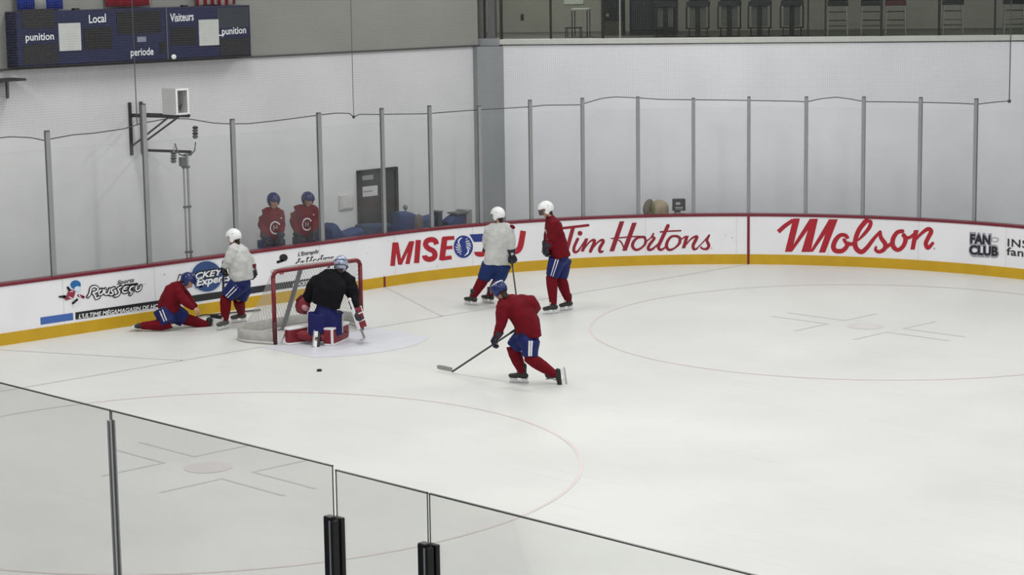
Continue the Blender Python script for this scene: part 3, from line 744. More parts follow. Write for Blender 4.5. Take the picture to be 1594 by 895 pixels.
sb_rect('display', 248, 65, 257, 82, M_sbd, label='dark period display'); sb_rect('display', 266, 43, 305, 69, M_sbd, label='dark score display')
sb_rect('display', 337, 12, 387, 42, mat('grey_display', (50, 54, 62), .3), label='grey black penalty display'); sb_rect('display', 342, 60, 388, 85, M_disp2, label='dark penalty display')
M_wp = mat('white_square_panel', (190, 192, 190), .6)
sb_rect('square_panel', 90, 36.5, 126, 78, M_wp, off=.02, th=.02, label='blank white square'); sb_rect('square_panel', 308.5, 31, 340.5, 70, M_wp, off=.02, th=.02, label='blank white square')
sb_rect('maker_plate', 213, 57.5, 227, 65, mat('plate_grey', (130, 134, 150), .5), off=.012, label='small grey plate')
a, za = sbp(259.5, 50); link('joint', bx(SX, SX+.012, a-.012, a+.012, sb_z0, sb_z1), M_grey_metal, SB, label='pale joint between the two halves')
bm = bmesh.new(); a, za = sbp(269.5, 88.5); ball(bm, (SX+.02, a, za), (.055, .02, .045), fwd=(1, 0, 0)); link('horn', bm, M_white_ad, SB, smooth=True, label='small round white knob')
link('bottom_rail', bx(WX+.02, SX+.012, sb_y0, sb_y1, sb_z0-.02, sb_z0), M_black, SB)
bm = bmesh.new()
for px in (121, 290): a, za = sbp(px, 14); bx(SX-.12, SX-.02, a-.05, a+.05, sb_z1, sb_z1+.03, bm)
link('hanger', bm, M_black, SB, label='small black hangers')
def sb_text(txt, x0, y0, x1, y1, cap_px, name='lettering', m=None, bold=.0):
    vs, fs, a, b, c = text_mesh(txt, 0, bold); p0, z0 = sbp(x0, y0, SX+.01); p1, z1 = sbp(x1, y1, SX+.01); _, zc = sbp(x0, y0-cap_px, SX+.01); ch = zc-z0
    bm = bmesh.new(); nv = [bm.verts.new((SX+.012, p0+(p1-p0)*(v.x-a)/(b-a), z0+(z1-z0)*(v.x-a)/(b-a)+ch*v.y/.73)) for v in vs]
    for f in fs:
        try: bm.faces.new([nv[i] for i in f])
        except ValueError: pass
    link(name, bm, m or M_white_txt, SB, label='white word '+txt)
sb_text('Local', 138.5, 36, 165, 34, 13.5, bold=.015); sb_text('Visiteurs', 265, 34, 301.5, 31.5, 13.5, bold=.015)
sb_text('punition', 40, 63.5, 84, 61.5, 12, bold=.015); sb_text('punition', 345.5, 54, 383, 51.5, 11.5, bold=.015); sb_text('periode', 203.5, 87, 239, 85, 12, bold=.015)
bx_ = on_x(342, 55, SX+.02); link('small_bracket', bx(SX+.0, SX+.03, bx_.y-.03, bx_.y+.09, bx_.z-.01, bx_.z+.01), M_white_ad, SB)

# flags hanging just above the scoreboard
def flag(name, y0, y1, zb, bands, label, amp=.03):
    root = empty(name, (-4.86, (y0+y1)/2, zb+1.9), label, 'flag')
    base, rest = bands[0], bands[1:]
    def cloth(a, b, off):
        bm = bmesh.new(); prev = None; n = max(2, int((b-a)/.03))
        for i in range(n+1):
            y = a+(b-a)*i/n; x = -4.86+off+amp*math.sin(y*13)+.01*math.sin(y*31)
            row = [bm.verts.new((x+.01*math.sin(z*3), y, z)) for z in (zb+.01*math.sin(y*9), zb+.6, zb+1.2, zb+1.85)]
            if prev:
                for k in range(3): bm.faces.new((prev[k], row[k], row[k+1], prev[k+1]))
            prev = row
        return bm
    for k, (nm, a, b, m_) in enumerate(bands):
        o = link(nm, cloth(a, b, 0), m_, root, smooth=True); sol = o.modifiers.new('t', 'SOLIDIFY'); sol.thickness = .004
    bm = bmesh.new(); cyl(bm, (-4.86, y0-.05, zb+1.88), (-4.86, y1+.05, zb+1.88), .015); link('rod', bm, M_steel, root)
M_fblue = mat('blue_flag_cloth', (30, 58, 160), .8); M_fwhite = mat('white_flag_cloth', (205, 206, 204), .8); M_fred = mat('red_flag_cloth', (160, 24, 44), .8)
M_fpink = mat('faded_border', (214, 196, 192), .8)
flag('flag', -2.42, -1.52, 5.385, [('blue_field', -2.42, -2.07, M_fblue), ('white_cross', -2.07, -1.86, M_fwhite), ('blue_field', -1.86, -1.52, M_fblue)], 'blue flag with a white band hanging above the left end of the scoreboard', .012)
flag('flag', -.64, .33, 5.395, [('red_field', -.64, .26, M_fred), ('pale_border', .26, .33, M_fpink)], 'plain red end of a flag hanging above the middle of the scoreboard', .012)
st = []; w = (2.16-1.27)/11
for k in range(11): st.append(('red_stripe' if k % 2 == 0 else 'white_stripe', 1.27+k*w, 1.27+(k+1)*w, M_fred if k % 2 == 0 else M_fpink))
flag('flag', 1.27, 2.16, 5.375, st, 'red and white striped flag hanging above the right end of the scoreboard', .01)

# wall bracket with the white camera box
BK = empty('shelf_bracket', (WX, -.05, 2.75), 'dark steel wall bracket with two long arms and diagonal braces carrying the white box', 'bracket')
bm = bmesh.new()
for y in (-.17, .07): bx(WX, WX+.05, y-.022, y+.022, 2.75, 3.69, bm)
link('upright', bm, M_darkmetal, BK, label='dark upright channels on the wall')
for y in (-.15, .07):
    bm = bmesh.new(); bar(bm, (WX+.03, y, 3.46), (-3.52, y, 3.50), .045); link('arm', bm, M_darkmetal, BK)
    bm = bmesh.new(); bar(bm, (WX+.04, y, 2.92 if y < 0 else 2.95), (-3.85, y, 3.46), .028); link('brace', bm, M_grey_metal, BK)
bm = bmesh.new(); bx(-4.05, -3.5, -.17, .09, 3.50, 3.515, bm); link('shelf', bm, M_darkmetal, BK)
CB = empty('camera_box', (-3.75, -.04, 3.515), 'white open-fronted box standing on the dark wall bracket', 'box')
M_cbox = mat('white_box_metal', (216, 216, 216), .5)
zc0, zc1 = 3.52, 3.98
bm = bmesh.new(); X0, X1, Y0, Y1 = -3.97, -3.56, -.17, .10; t = .02
bx(X0, X1, Y0, Y0+t, zc0, zc1, bm); bx(X0, X1, Y1-t, Y1, zc0, zc1, bm); bx(X0, X1, Y0+t, Y1-t, zc1-t, zc1, bm); bx(X0, X1, Y0+t, Y1-t, zc0, zc0+t, bm); bx(X0, X0+t, Y0+t, Y1-t, zc0+t, zc1-t, bm)
link('housing', bm, M_cbox, CB)
bm = bmesh.new(); w_ = .035
for a_, b_, c_, d_ in ((Y0-.005, Y0+w_, zc0, zc1), (Y1-w_, Y1+.005, zc0, zc1), (Y0+w_, Y1-w_, zc1-w_, zc1), (Y0+w_, Y1-w_, zc0, zc0+w_)): bx(X1, X1+.012, a_, b_, c_, d_, bm)
link('rim', bm, mat('bright_white_rim', (240, 240, 240), .4), CB)
bm = bmesh.new(); bx(X0+t, X0+.03, Y0+t, Y1-t, zc0+t, zc1-t, bm); link('lining', bm, mat('grey_lining', (96, 96, 100), .7), CB)
bm = bmesh.new(); tube(bm, [(-3.7, -.08, 3.55), (-3.68, -.03, 3.68), (-3.7, .02, 3.6), (-3.68, .03, 3.7)], [.01]*4, n=6); link('cable', bm, M_black, CB, smooth=True)
# instrument mast just behind the glass
MP = empty('instrument_mast', (-3.6, .06, 0), 'slim twin-tube mast with a curved fork and two ribbed sensors behind the left glass', 'mast')
bm = bmesh.new(); cyl(bm, (-3.6, .055, 0), (-3.6, .055, 2.84), .022); cyl(bm, (-3.6, -.03, 0.05), (-3.6, -.03, 2.62), .017)
link('tube', bm, M_pole, MP, smooth=True)
bm = bmesh.new()
for z in (.98+.12, 1.9, 2.6): bx(-3.625, -3.575, -.06, .09, z-.018, z+.018, bm, bevel=.004)
link('clamp', bm, M_grey_metal, MP)
bm = bmesh.new(); bar(bm, (WX+.004, .06, 2.82), (-3.5, .07, 2.87), .035); link('arm', bm, M_darkmetal, MP)
bm = bmesh.new(); bx(-3.63, -3.55, -.11, -.0, 2.62, 2.78, bm, bevel=.01); link('junction_box', bm, M_grey_metal, MP)
bm = bmesh.new()
p = lambda x, y: on_x(x, y, -3.6)
tube(bm, [p(272.5, 224), p(275, 233), p(279, 240), p(288, 243), p(297, 241), p(303, 234), p(304.5, 222)], [.013]*7, n=8); cyl(bm, p(291, 242), p(291.5, 252), .018); bar(bm, p(286, 241.5), p(298, 240), .03)
link('fork', bm, M_grey_metal, MP, smooth=True)
for (x0, y0, x1, y1), lb in (((304, 196, 304, 216), 'ribbed grey sensor on the fork'), ((270.5, 236, 270, 254), 'ribbed grey sensor hanging at the arm')):
    a_ = p(x0, y0); b_ = p(x1, y1); bm = bmesh.new(); n_ = 5
    cyl(bm, a_, b_, .035)
    sen = link('sensor', bm, mat('sensor_grey', (112, 112, 114), .5), MP, label=lb)
    for k in range(4):
        c_ = a_.lerp(b_, (k+.6)/4.4); bm = bmesh.new(); cyl(bm, c_-V((0, 0, .012)), c_+V((0, 0, .012)), .052); link('rib', bm, M_grey_metal if k % 2 else M_darkmetal, sen)
bm = bmesh.new(); tube(bm, [p(271, 236), p(270.5, 230), p(273, 225)], [.012, .01, .01], n=6); link('hook', bm, M_steel, MP, smooth=True)
# second bracket cut by the left edge
B2_ = empty('shelf_bracket', (WX, -2.9, 3.7), 'grey wall shelf cut by the left edge of the view, below the scoreboard', 'bracket')
a = on_x(-30, 124, -4.6); b = on_x(36, 123.5, -4.6)
link('shelf', bx(WX, -4.5, a.y, b.y, b.z-.02, b.z+.02), M_darkmetal, B2_)
link('box', bx(WX, -4.6, a.y, on_x(8, 130, -4.6).y, b.z-.28, b.z-.021, bevel=.01), mat('mid_grey_box', (140, 141, 143), .6), B2_)
q = on_x(25, 140, -4.7); link('upright', bx(WX, WX+.04, q.y-.02, q.y+.02, q.z-.15, b.z-.02), M_grey_metal, B2_)

# ---------------------------------------------------------------- things behind the far boards
def blob(name, bm, m, label, cat, vox=.02, group=None, folds=.02):
    o = link(name, bm, m, smooth=True); remesh(o, vox, 3, disp=folds, dscale=.15, seed=2); tag(o, label, cat, group); return o
M_bluecloth = mat('blue_fabric', (42, 64, 112), .8, var=.15, scale=5)
XB = -4.1
def hump(pts, z0=.0, th=.22, X=XB):
    """soft upright cover whose top follows the pixel outline"""
    bm = bmesh.new(); prev = None
    for x, y in pts:
        t = on_x(x, y, X); ring = [bm.verts.new((X+dx, t.y, z)) for dx, z in ((-th, z0), (th, z0), (th, t.z-.04), (th*.5, t.z), (-th*.5, t.z), (-th, t.z-.04))]
        if prev:
            for k in range(6): bm.faces.new((prev[k], prev[(k+1) % 6], ring[(k+1) % 6], ring[k]))
        else: bm.faces.new(ring)
        prev = ring
    bm.faces.new(list(reversed(prev))); return bm
blob('fabric_cover', hump([(507, 356), (510, 351), (515, 346), (519, 353), (526, 361), (534, 361), (545, 357), (556, 353.5)]), M_bluecloth, 'dark blue cover with a pointed hump behind the glass, left of the charcoal door', 'cover')
blob('fabric_cover', hump([(559, 349), (575, 348), (590, 347.5), (604, 347)], X=-4.5, th=.15), mat('slate_blue_fabric', (46, 62, 92), .8), 'slate blue cover in front of the foot of the charcoal door', 'cover')
blob('fabric_cover', hump([(617, 330), (622, 329.5), (636, 329.5), (644, 333), (655, 338), (662, 336), (671, 333)], X=-4.02, th=.13), M_bluecloth, 'wide blue sheet with a sagging top behind the glass, right of the charcoal door', 'cover')
def pyr():
    bm = bmesh.new(); c = on_x(652, 343, -3.66); ball(bm, (c.x, c.y, c.z+.0), (.10, .08, .13), n=10); tube(bm, [(c.x, c.y, 0), (c.x, c.y, c.z)], [.11, .09], n=10); return bm
blob('bundle', pyr(), mat('brown_grey_bundle', (112, 104, 100), .8, var=.2), 'small brown grey bundle on the blue sheet', 'bundle')
c = on_x(631, 322.5, -4.1); bm = bmesh.new(); ball(bm, c, .05, n=10); cyl(bm, c-V((0, 0, .12)), c, .02)
tag(link('knob', bm, mat('grey_green_knob', (112, 122, 116), .6), smooth=True), 'small grey knob standing on the blue sheet beside the door', 'knob')
cr = empty('crate', on_x(681, 345, -4.0), 'dark narrow box standing on edge behind the glass, right of the wide blue sheet', 'box')
a = on_x(677, 330, -4.0); b = on_x(684, 355, -4.0)
link('side', bx(-4.15, -3.9, a.y, b.y, 0, a.z, bevel=.01), mat('dark_slate', (62, 68, 84), .6), cr)
link('lid', bx(-4.16, -3.89, a.y-.01, b.y+.01, a.z, a.z+.02), M_grey_metal, cr)
bn = empty('storage_bin', on_x(708, 345, -3.95), 'blue bin with a raised grey side panel behind the glass, left of the corner column', 'bin')
bm = bmesh.new(); tp = [(692, 345), (700, 337), (706, 333), (716, 332)]; bm2 = hump(tp, X=-3.95, th=.15); link('tub', bm2, M_bluecloth, bn); bm.free()
a = on_x(704, 331, -3.9); b = on_x(722, 329, -3.9); link('lid', bx(-4.05, -3.75, a.y, b.y, a.z-.03, a.z), M_grey_metal, bn)
a = on_x(718, 326.5, -3.95); b = on_x(727, 345, -3.95); link('side_panel', bx(-4.1, -3.8, a.y, b.y, 0, a.z), mat('pale_grey_panel', (142, 142, 142), .6), bn)
# blue chair beside the right hand player behind the glass
ch = empty('chair', on_x(499, 380, -4.7).xy.to_3d(), 'dark blue chair back beside the right-hand player behind the glass', 'chair')
a = on_x(490, 348.5, -4.75); b = on_x(500, 372, -4.75); c = on_x(505, 362, -4.75); M_chair = mat('navy_chair', (40, 48, 74), .7)
link('backrest', bx(-4.8, -4.74, a.y, b.y, .5, a.z, bevel=.01), M_chair, ch); link('armrest', bx(-4.78, -4.4, b.y, c.y, c.z-.06, c.z, bevel=.01), M_chair, ch)
link('seat', bx(-4.8, -4.4, a.y, c.y, .40, .47, bevel=.02), M_chair, ch)
for x_, y_ in ((-4.77, a.y+.03), (-4.43, a.y+.03), (-4.77, c.y-.03), (-4.43, c.y-.03)): link('leg', bx(x_-.015, x_+.015, y_-.015, y_+.015, -.06, .40), M_darkmetal, ch)
link('armrest_support', bx(-4.45, -4.42, b.y, c.y, .47, c.z-.06), M_darkmetal, ch)
# tan bundle and dark case by the far corner boards
def behind(s, off): p, n = path(s); return p+n*off
s_t, _ = board_sz(1020, 330); s_u, _ = board_sz(1057, 330)
def far_pt(x, y, s, off):
    q = behind(s, off); d = ray(x, y); t = (q-V((CP.x, CP.y, 0))).length/V((d.x, d.y, 0)).length; return CP+d*t
bm = bmesh.new(); c = far_pt(1026, 326, s_t, -.55); tube(bm, [(c.x, c.y, 0), (c.x, c.y, .7), c], [.2, .22, .2], n=12); ball(bm, c+V((0, 0, .02)), (.20, .20, .18))
c2 = far_pt(1010, 328, s_t, -.5); ball(bm, c2, (.10, .1, .15), up=(.3, .3, 1)); ball(bm, c2-V((0, 0, .1)), (.13, .1, .12))
o = blob('tarpaulin_bundle', bm, mat('tan_canvas', (166, 150, 122), .8, var=.2, scale=3), 'rounded tan canvas bundle showing above the far boards', 'bundle', .025)
c = far_pt(1009, 322, s_t, -.42); bm = bmesh.new(); ball(bm, c, (.10, .04, .17), fwd=-FW, up=(.25, .25, 1)); q = link('flap', bm, mat('grey_brown_flap', (120, 112, 102), .8, var=.25, scale=12), o, smooth=True, label='grey brown folded flap')
c = far_pt(1016, 324, s_t, -.36); bm = bmesh.new(); ball(bm, c, (.035, .03, .13), fwd=-FW); link('strap', bm, mat('olive_strap', (112, 120, 70), .8), o, smooth=True, label='olive strap')
cs = empty('display_case', far_pt(1056, 322, s_u, -.5).xy.to_3d(), 'small dark grey box with a white printed front standing above the far boards', 'box')
tl = far_pt(1047, 310, s_u, -.5); br = far_pt(1067, 328, s_u, -.5); wdt = (br-tl).xy.length; ctr = (tl+br)/2
rotc = Matrix((RT.xy.to_3d().normalized(), FW.xy.to_3d().normalized(), V((0, 0, 1)))).transposed()
def cbx(dx, dy, dz, sx, sy, sz, bm=None):
    bm = bm or bmesh.new(); box(bm, ctr+rotc@V((dx, dy, dz)), (sx, sy, sz), rot=rotc, bevel=.004); return bm
hgt = tl.z-br.z
link('housing', cbx(0, .06, 0, wdt, .14, hgt), M_darkmetal, cs); link('stand', cbx(-.03, .06, -hgt/2-(ctr.z-hgt/2)/2, .12, .1, ctr.z-hgt/2), M_grey_metal, cs)
bm = cbx(-.02, -.013, .03, .09, .006, .05); cbx(.0, -.013, -.05, .16, .006, .02, bm); cbx(0, -.013, -.085, .16, .006, .015, bm); cbx(-.01, -.02, -.17, .12, .006, .03, bm); link('print', bm, mat('case_white', (190, 190, 190), .6), cs)

# ---------------------------------------------------------------- lobby furniture
def dpt(t, n, z=0): p = A2+DD*t+NN*n; return V((p.x, p.y, z))
def dbox(name, t, n, z0, z1, wt, wn, m, root, **k): return link(name, diag(t-wt/2, t+wt/2, n-wn/2, n+wn/2, z0, z1, bevel=.006), m, root, **k)
M_uph = mat('dark_upholstery', (38, 38, 44), .6); M_frame = mat('stool_frame', (40, 38, 40), .4, .4); M_chrome = mat('dull_chrome', (150, 150, 144), .3, .8)
M_slat = mat('grey_slats', (86, 86, 84), .6)
names = ['first', 'second', 'third', 'fourth', 'fifth']
n0 = -.85
def stoolA(px, label, group='dark framed bar chairs in the lobby', haze=0):
    t, _ = on_diag(px, 30, n0); root = empty('bar_chair', dpt(t, n0, LF), label, 'bar chair', group)
    w = .46
    dbox('seat', t, n0, LF+.62, LF+.72, w, .44, M_uph, root)
    dbox('backrest', t, n0-.20, LF+.72, LF+1.15, w*.9, .05, M_uph, root)
    bm = bmesh.new(); z0, z1 = LF+.16, LF+.62
    for sx in (-1, 1): diag(t+sx*w/2-.016, t+sx*w/2+.016, n0+.16, n0+.19, z0, z1, bm)
    diag(t-w/2, t+w/2, n0+.16, n0+.19, z0, z0+.03, bm); link('frame', bm, M_frame, root)
    dbox('panel', t, n0+.14, z0+.05, z1, w*.72, .02, M_slat, root)
    dbox('pedestal', t, n0+.12, LF+.01, LF+.62, .10, .07, M_frame, root)
    bm = bmesh.new()
    for sx in (-1, 1): diag(t+sx*w*.4-.012, t+sx*w*.4+.012, n0-.02, n0+.02, LF+.005, z0, bm)
    diag(t-w/2, t+w/2, n0-.18, n0+.18, LF+.005, LF+.02, bm); link('foot', bm, M_frame, root)
for i, px in enumerate((1037, 1087, 1136, 1183, 1233)):
    stoolA(px, '%s from the left of the five dark framed bar chairs behind the lobby glass' % names[i])
def stoolB(px, seat_m, label, w=.42, dn=0):
    n_ = n0+dn; t, _ = on_diag(px, 30, n_); root = empty('bar_stool', dpt(t, n_, LF), label, 'bar stool', 'chrome-legged bar stools in the lobby')
    dbox('seat', t, n_, LF+.60, LF+.70, w, .40, seat_m, root); dbox('backrest', t, n_-.18, LF+.70, LF+1.05, w*.95, .04, seat_m, root)
    for sx in (-1, 1):
        for sn in (-1, 1):
            bm = bmesh.new(); bar(bm, dpt(t+sx*w*.42, n_+sn*.15, LF+.60), dpt(t+sx*w*.48, n_+sn*.18, LF+.005), .022); link('leg', bm, M_chrome, root)
    bm = bmesh.new()
    for z, sn in ((.48, 1), (.20, 1), (.30, -1)): bar(bm, dpt(t-w*.45, n_+sn*.16, LF+z), dpt(t+w*.45, n_+sn*.16, LF+z), .018)
    link('rung', bm, M_chrome, root)
M_seatred = mat('dark_red_seat', (84, 40, 40), .6)
for px, m_, lb in ((1304, M_uph, 'dark-seated bar stool between the two close mullions and the dark red stool, left one'), (1356, M_uph, 'dark-seated bar stool touching the dark red one on its left'), (1394, M_seatred, 'bar stool with a dark red seat in the lobby'),
                   (1483, M_uph, 'dark-seated bar stool standing alone right of the empty lobby wall'), (1578, M_uph, 'dark-seated bar stool at the right edge of the lobby windows')):
    stoolB(px, m_, lb)
# dark cabinet block, table and poster at the left of the lobby
t, _ = on_diag(955, 20, -2.0)
cab = empty('cabinet', dpt(t, -2.2, LF), 'tall black cabinet left of the bar chairs in the lobby', 'cabinet')
dbox('body', t+.0, -2.2, LF+.3, LF+2.2, .40, .5, mat('near_black', (22, 24, 30), .5), cab); dbox('base', t+.0, -2.2, LF+.006, LF+.3, .40, .5, mat('brown_grey_base', (72, 68, 60), .6), cab)
dbox('handle', t-.12, -1.93, LF+.40, LF+.46, .07, .02, M_chrome, cab)
t2, _ = on_diag(1000, 20, -2.2)
cab = empty('cabinet', dpt(t2, -2.4, LF), 'wide dark grey cabinet behind the first bar chair in the lobby', 'cabinet')
dbox('body', t2+.22, -2.45, LF+.006, LF+2.0, 1.0, .5, mat('charcoal_cabinet', (44, 46, 52), .5), cab); dbox('door', t2-.02, -2.18, LF+.1, LF+1.9, .42, .02, mat('charcoal_door_panel', (52, 54, 60), .5), cab); dbox('door', t2+.46, -2.18, LF+.1, LF+1.9, .42, .02, mat('charcoal_door_panel', (52, 54, 60), .5), cab)
M_pale = mat('pale_table', (172, 176, 166), .5)
t, _ = on_diag(902, 15, -1.2)
tb = empty('high_table', dpt(t, -1.2, LF), 'pale high table with thin dark legs at the left of the lobby', 'table')
dbox('tabletop', t+.03, -1.2, LF+.56, LF+.60, .36, .5, M_pale, tb)
for sx in (-1, 1):
    for sn in (-1, 1): dbox('leg', t+.03+sx*.16, -1.2+sn*.22, LF+.006, LF+.56, .02, .02, M_frame, tb)
t3, _ = on_diag(892, 15, -1.8)
po = empty('poster', dpt(t3, -4.4, LF+.6), 'pale poster on the lobby wall above the high table', 'poster')
t3, _ = on_diag(893, 15, -4.48); dbox('sheet', t3, -4.49, LF+.62, LF+1.3, .45, .012, mat('pale_poster', (176, 182, 172), .6), po); dbox('band', t3, -4.48, LF+.80, LF+.84, .43, .012, M_slat, po)
t4, _ = on_diag(893, 50, -.8)
sl = empty('low_stool', dpt(t4, -.8, LF), 'low dark wire stool under the left lobby window', 'stool')
dbox('seat', t4, -.8, LF+.20, LF+.225, .32, .3, M_frame, sl)
for sx in (-1, 1):
    for sn in (-1, 1): dbox('leg', t4+sx*.15, -.8+sn*.13, LF+.006, LF+.20, .018, .018, M_frame, sl)
t5, _ = on_diag(813, 36, -4.48); so = empty('wall_socket', dpt(t5, -4.49, LF+.3), 'small dark switch plate on the lobby wall at the far left', 'switch'); dbox('plate', t5, -4.49, LF+.28, LF+.42, .07, .014, M_darkmetal, so); dbox('button', t5, -4.48, LF+.32, LF+.38, .03, .014, M_black, so)

# ---------------------------------------------------------------- goal
G = empty('hockey_goal', (0, 0, 0), 'red-framed hockey goal with white netting in front of the far boards', 'goal')
R_ = .036; HG = 1.19; GW = .915
for g in (-1, 1):
    bm = bmesh.new(); cyl(bm, (0, g*GW, .38), (0, g*GW, HG-.1), R_, 16); o = link('post', bm, M_goal_red, G, smooth=True)
    bm = bmesh.new(); cyl(bm, (0, g*GW, 0), (0, g*GW, .38), R_+.001, 16); link('post_foot', bm, mat('dark_red_worn', (74, 16, 26), .5, var=.15), o, smooth=True, label='darker lower end of the post')
bm = bmesh.new(); arc = []
for g in (-1, 1):
    a_ = [(0, g*(GW-.1+.1*math.cos(t)), HG-.1+.1*math.sin(t)) for t in [PI/2*k/5 for k in range(6)]]
    arc += a_ if g == -1 else list(reversed(a_))
tube(bm, arc, [R_]*len(arc), n=16, round_ends=False); link('crossbar', bm, M_goal_red, G, smooth=True)
# base frame: curves back from each post
BD = 1.0
def base_pt(u):       # u 0..1 round the rounded rear outline
    seg = [(0, -GW-.02), (-.55, -GW-.20), (-.92, -GW-.02), (-BD, -.45), (-BD-.02, 0), (-BD, .45), (-.92, GW+.02), (-.55, GW+.20), (0, GW+.02)]
    f = u*(len(seg)-1); i = min(int(f), len(seg)-2); t = f-i
    p0, p1, p2, p3 = seg[max(i-1, 0)], seg[i], seg[i+1], seg[min(i+2, len(seg)-1)]
    return [.5*(2*p1[k]+(p2[k]-p0[k])*t+(2*p0[k]-5*p1[k]+4*p2[k]-p3[k])*t*t+(-p0[k]+3*p1[k]-3*p2[k]+p3[k])*t**3) for k in (0, 1)]
def top_pt(u):
    seg = [(0, -GW+.02), (-.12, -GW+.06), (-.26, -GW+.22), (-.36, -.4), (-.40, 0), (-.36, .4), (-.26, GW-.22), (-.12, GW-.06), (0, GW-.02)]
    f = u*(len(seg)-1); i = min(int(f), len(seg)-2); t = f-i
    p0, p1, p2, p3 = seg[max(i-1, 0)], seg[i], seg[i+1], seg[min(i+2, len(seg)-1)]
    return [.5*(2*p1[k]+(p2[k]-p0[k])*t+(2*p0[k]-5*p1[k]+4*p2[k]-p3[k])*t*t+(-p0[k]+3*p1[k]-3*p2[k]+p3[k])*t**3) for k in (0, 1)]
NB = 60
bm = bmesh.new(); tube(bm, [(*base_pt(i/NB), .03) for i in range(NB+1)], [.022]*(NB+1), n=10, round_ends=False); link('base_frame', bm, mat('white_base_paint', (196, 194, 192), .5), G, smooth=True)
bm = bmesh.new(); tube(bm, [(*top_pt(i/NB), HG-.01) for i in range(NB+1)], [.016]*(NB+1), n=10, round_ends=False); link('top_frame', bm, mat('white_base_paint', (196, 194, 192), .5), G, smooth=True)
bm = bmesh.new(); tube(bm, [(-BD+.04, 0, .03), (-.40, 0, HG-.02)], [(.03, .045)]*2, n=8, round_ends=False); link('centre_support', bm, mat('grey_padded_support', (128, 128, 130), .6), G)
bm = bmesh.new(); prev = None
for i in range(NB+1):
    u = i/NB; b_ = base_pt(u); row = [bm.verts.new((b_[0]*1.01, b_[1]*1.01, z)) for z in (.004, .11, .22)]
    if prev:
        for k in range(2): bm.faces.new((prev[k], row[k], row[k+1], prev[k+1]))
    prev = row
o = link('skirt', bm, mat('grey_canvas_skirt', (176, 174, 170), .8, var=.1), G, smooth=True); o.modifiers.new('t', 'SOLIDIFY').thickness = .006
M_twine = mesh_net_mat('white_goal_twine', (178, 177, 176), .065, .0095, soft=1.0, diamond=True)
M_mesh_side = mesh_net_mat('dense_white_mesh', (214, 212, 206), .034, .010, soft=.9)
bm = bmesh.new(); uvl = bm.loops.layers.uv.new('net'); rows = []; K = 14; L_ = 0; pp = None
for i in range(NB+1):
    u = i/NB; b_ = V((*base_pt(u), .12)); t_ = V((*top_pt(u), HG-.01)); mid = (b_+t_)/2; row = []
    if pp is not None: L_ += (b_-pp).length
    pp = b_
    for k in range(K+1):
        f = k/K; q = b_.lerp(t_, f); sag = math.sin(f*PI)*.07; cxy = V((-.4, 0, q.z)); q = q+(cxy-q).normalized()*sag*min(1, (cxy-q).length*2)*(1 if 0 < i < NB else 0)
        row.append((bm.verts.new(q), (L_, q.z)))
    rows.append(row)
for r0, r1 in zip(rows, rows[1:]):
    for k in range(K):
        f = bm.faces.new((r0[k][0], r1[k][0], r1[k+1][0], r0[k+1][0]))
        for lp, uvv in zip(f.loops, (r0[k][1], r1[k][1], r1[k+1][1], r0[k+1][1])): lp[uvl].uv = uvv
# top panel
n_ = 20; prev = None
for i in range(n_+1):
    y = -GW+2*GW*i/n_; xb = -(.40-.10*(y/.5)**2) if abs(y) < .5 else -.30+.26*max(0, (abs(y)-.5)/(GW-.5))**1.5
    row = [(bm.verts.new((xb*k/3, y, HG-.02-.03*math.sin(PI*k/3))), (y, xb*k/3)) for k in range(4)]
    if prev:
        for k in range(3):
            f = bm.faces.new((prev[k][0], prev[k+1][0], row[k+1][0], row[k][0]))
            for lp, uvv in zip(f.loops, (prev[k][1], prev[k+1][1], row[k+1][1], row[k][1])): lp[uvl].uv = uvv
    prev = row
link('netting', bm, M_twine, G, smooth='raw')
# white lacing strip along the crossbar's back
bm = bmesh.new(); tube(bm, [(-.036, y, HG+.012) for y in (-GW+.1, 0, GW-.1)], [(.02, .02)]*3, n=8); link('lacing', bm, mat('white_base_paint', (196, 194, 192), .5), G, smooth=True)

# puck
g = on_z(497, 576.5, .013); bm = bmesh.new(); cyl(bm, (g.x, g.y, .004), (g.x, g.y, .029), .038, 24)
pk = link('puck', bm, M_black, smooth=False); tag(pk, 'black puck on the open ice in front of the goal', 'puck')

# ---------------------------------------------------------------- people
FH = V((FW.x, FW.y, 0)).normalized(); RH = R0.normalized(); ZU = V((0, 0, 1))
class Fig:
    def __init__(s, label, g, face, zoom, name='person', group=None):
        s.g = V(g); s.g.z = 0; s.root = empty(name, s.g, label, 'person', group)
        s.depth = (s.g-CP).dot(FH); a = math.radians(face); s.f = RH*math.cos(a)+FH*math.sin(a); s.r = s.f.cross(ZU); s.zoom = zoom
    def J(s, x, y, dd=0.0):
        ox, oy, sc = s.zoom; d = ray(ox+x/sc, oy+y/sc); return CP+d*((s.depth+dd)/d.dot(FH))
    def G(s, x, y, z=0.0):
        ox, oy, sc = s.zoom; return on_z(ox+x/sc, oy+y/sc, z)
    def add(s, name, bm, m, vox=.014, smooth=3, disp=0, label=None, parent=None, dscale=.13, seed=0):
        o = link(name, bm, m, parent or s.root, smooth=True, label=label)
        if vox: remesh(o, vox, smooth, disp=disp, dscale=dscale, seed=seed)
        return o
def rdir(v, axis, ang): return Matrix.Rotation(ang, 3, axis) @ v
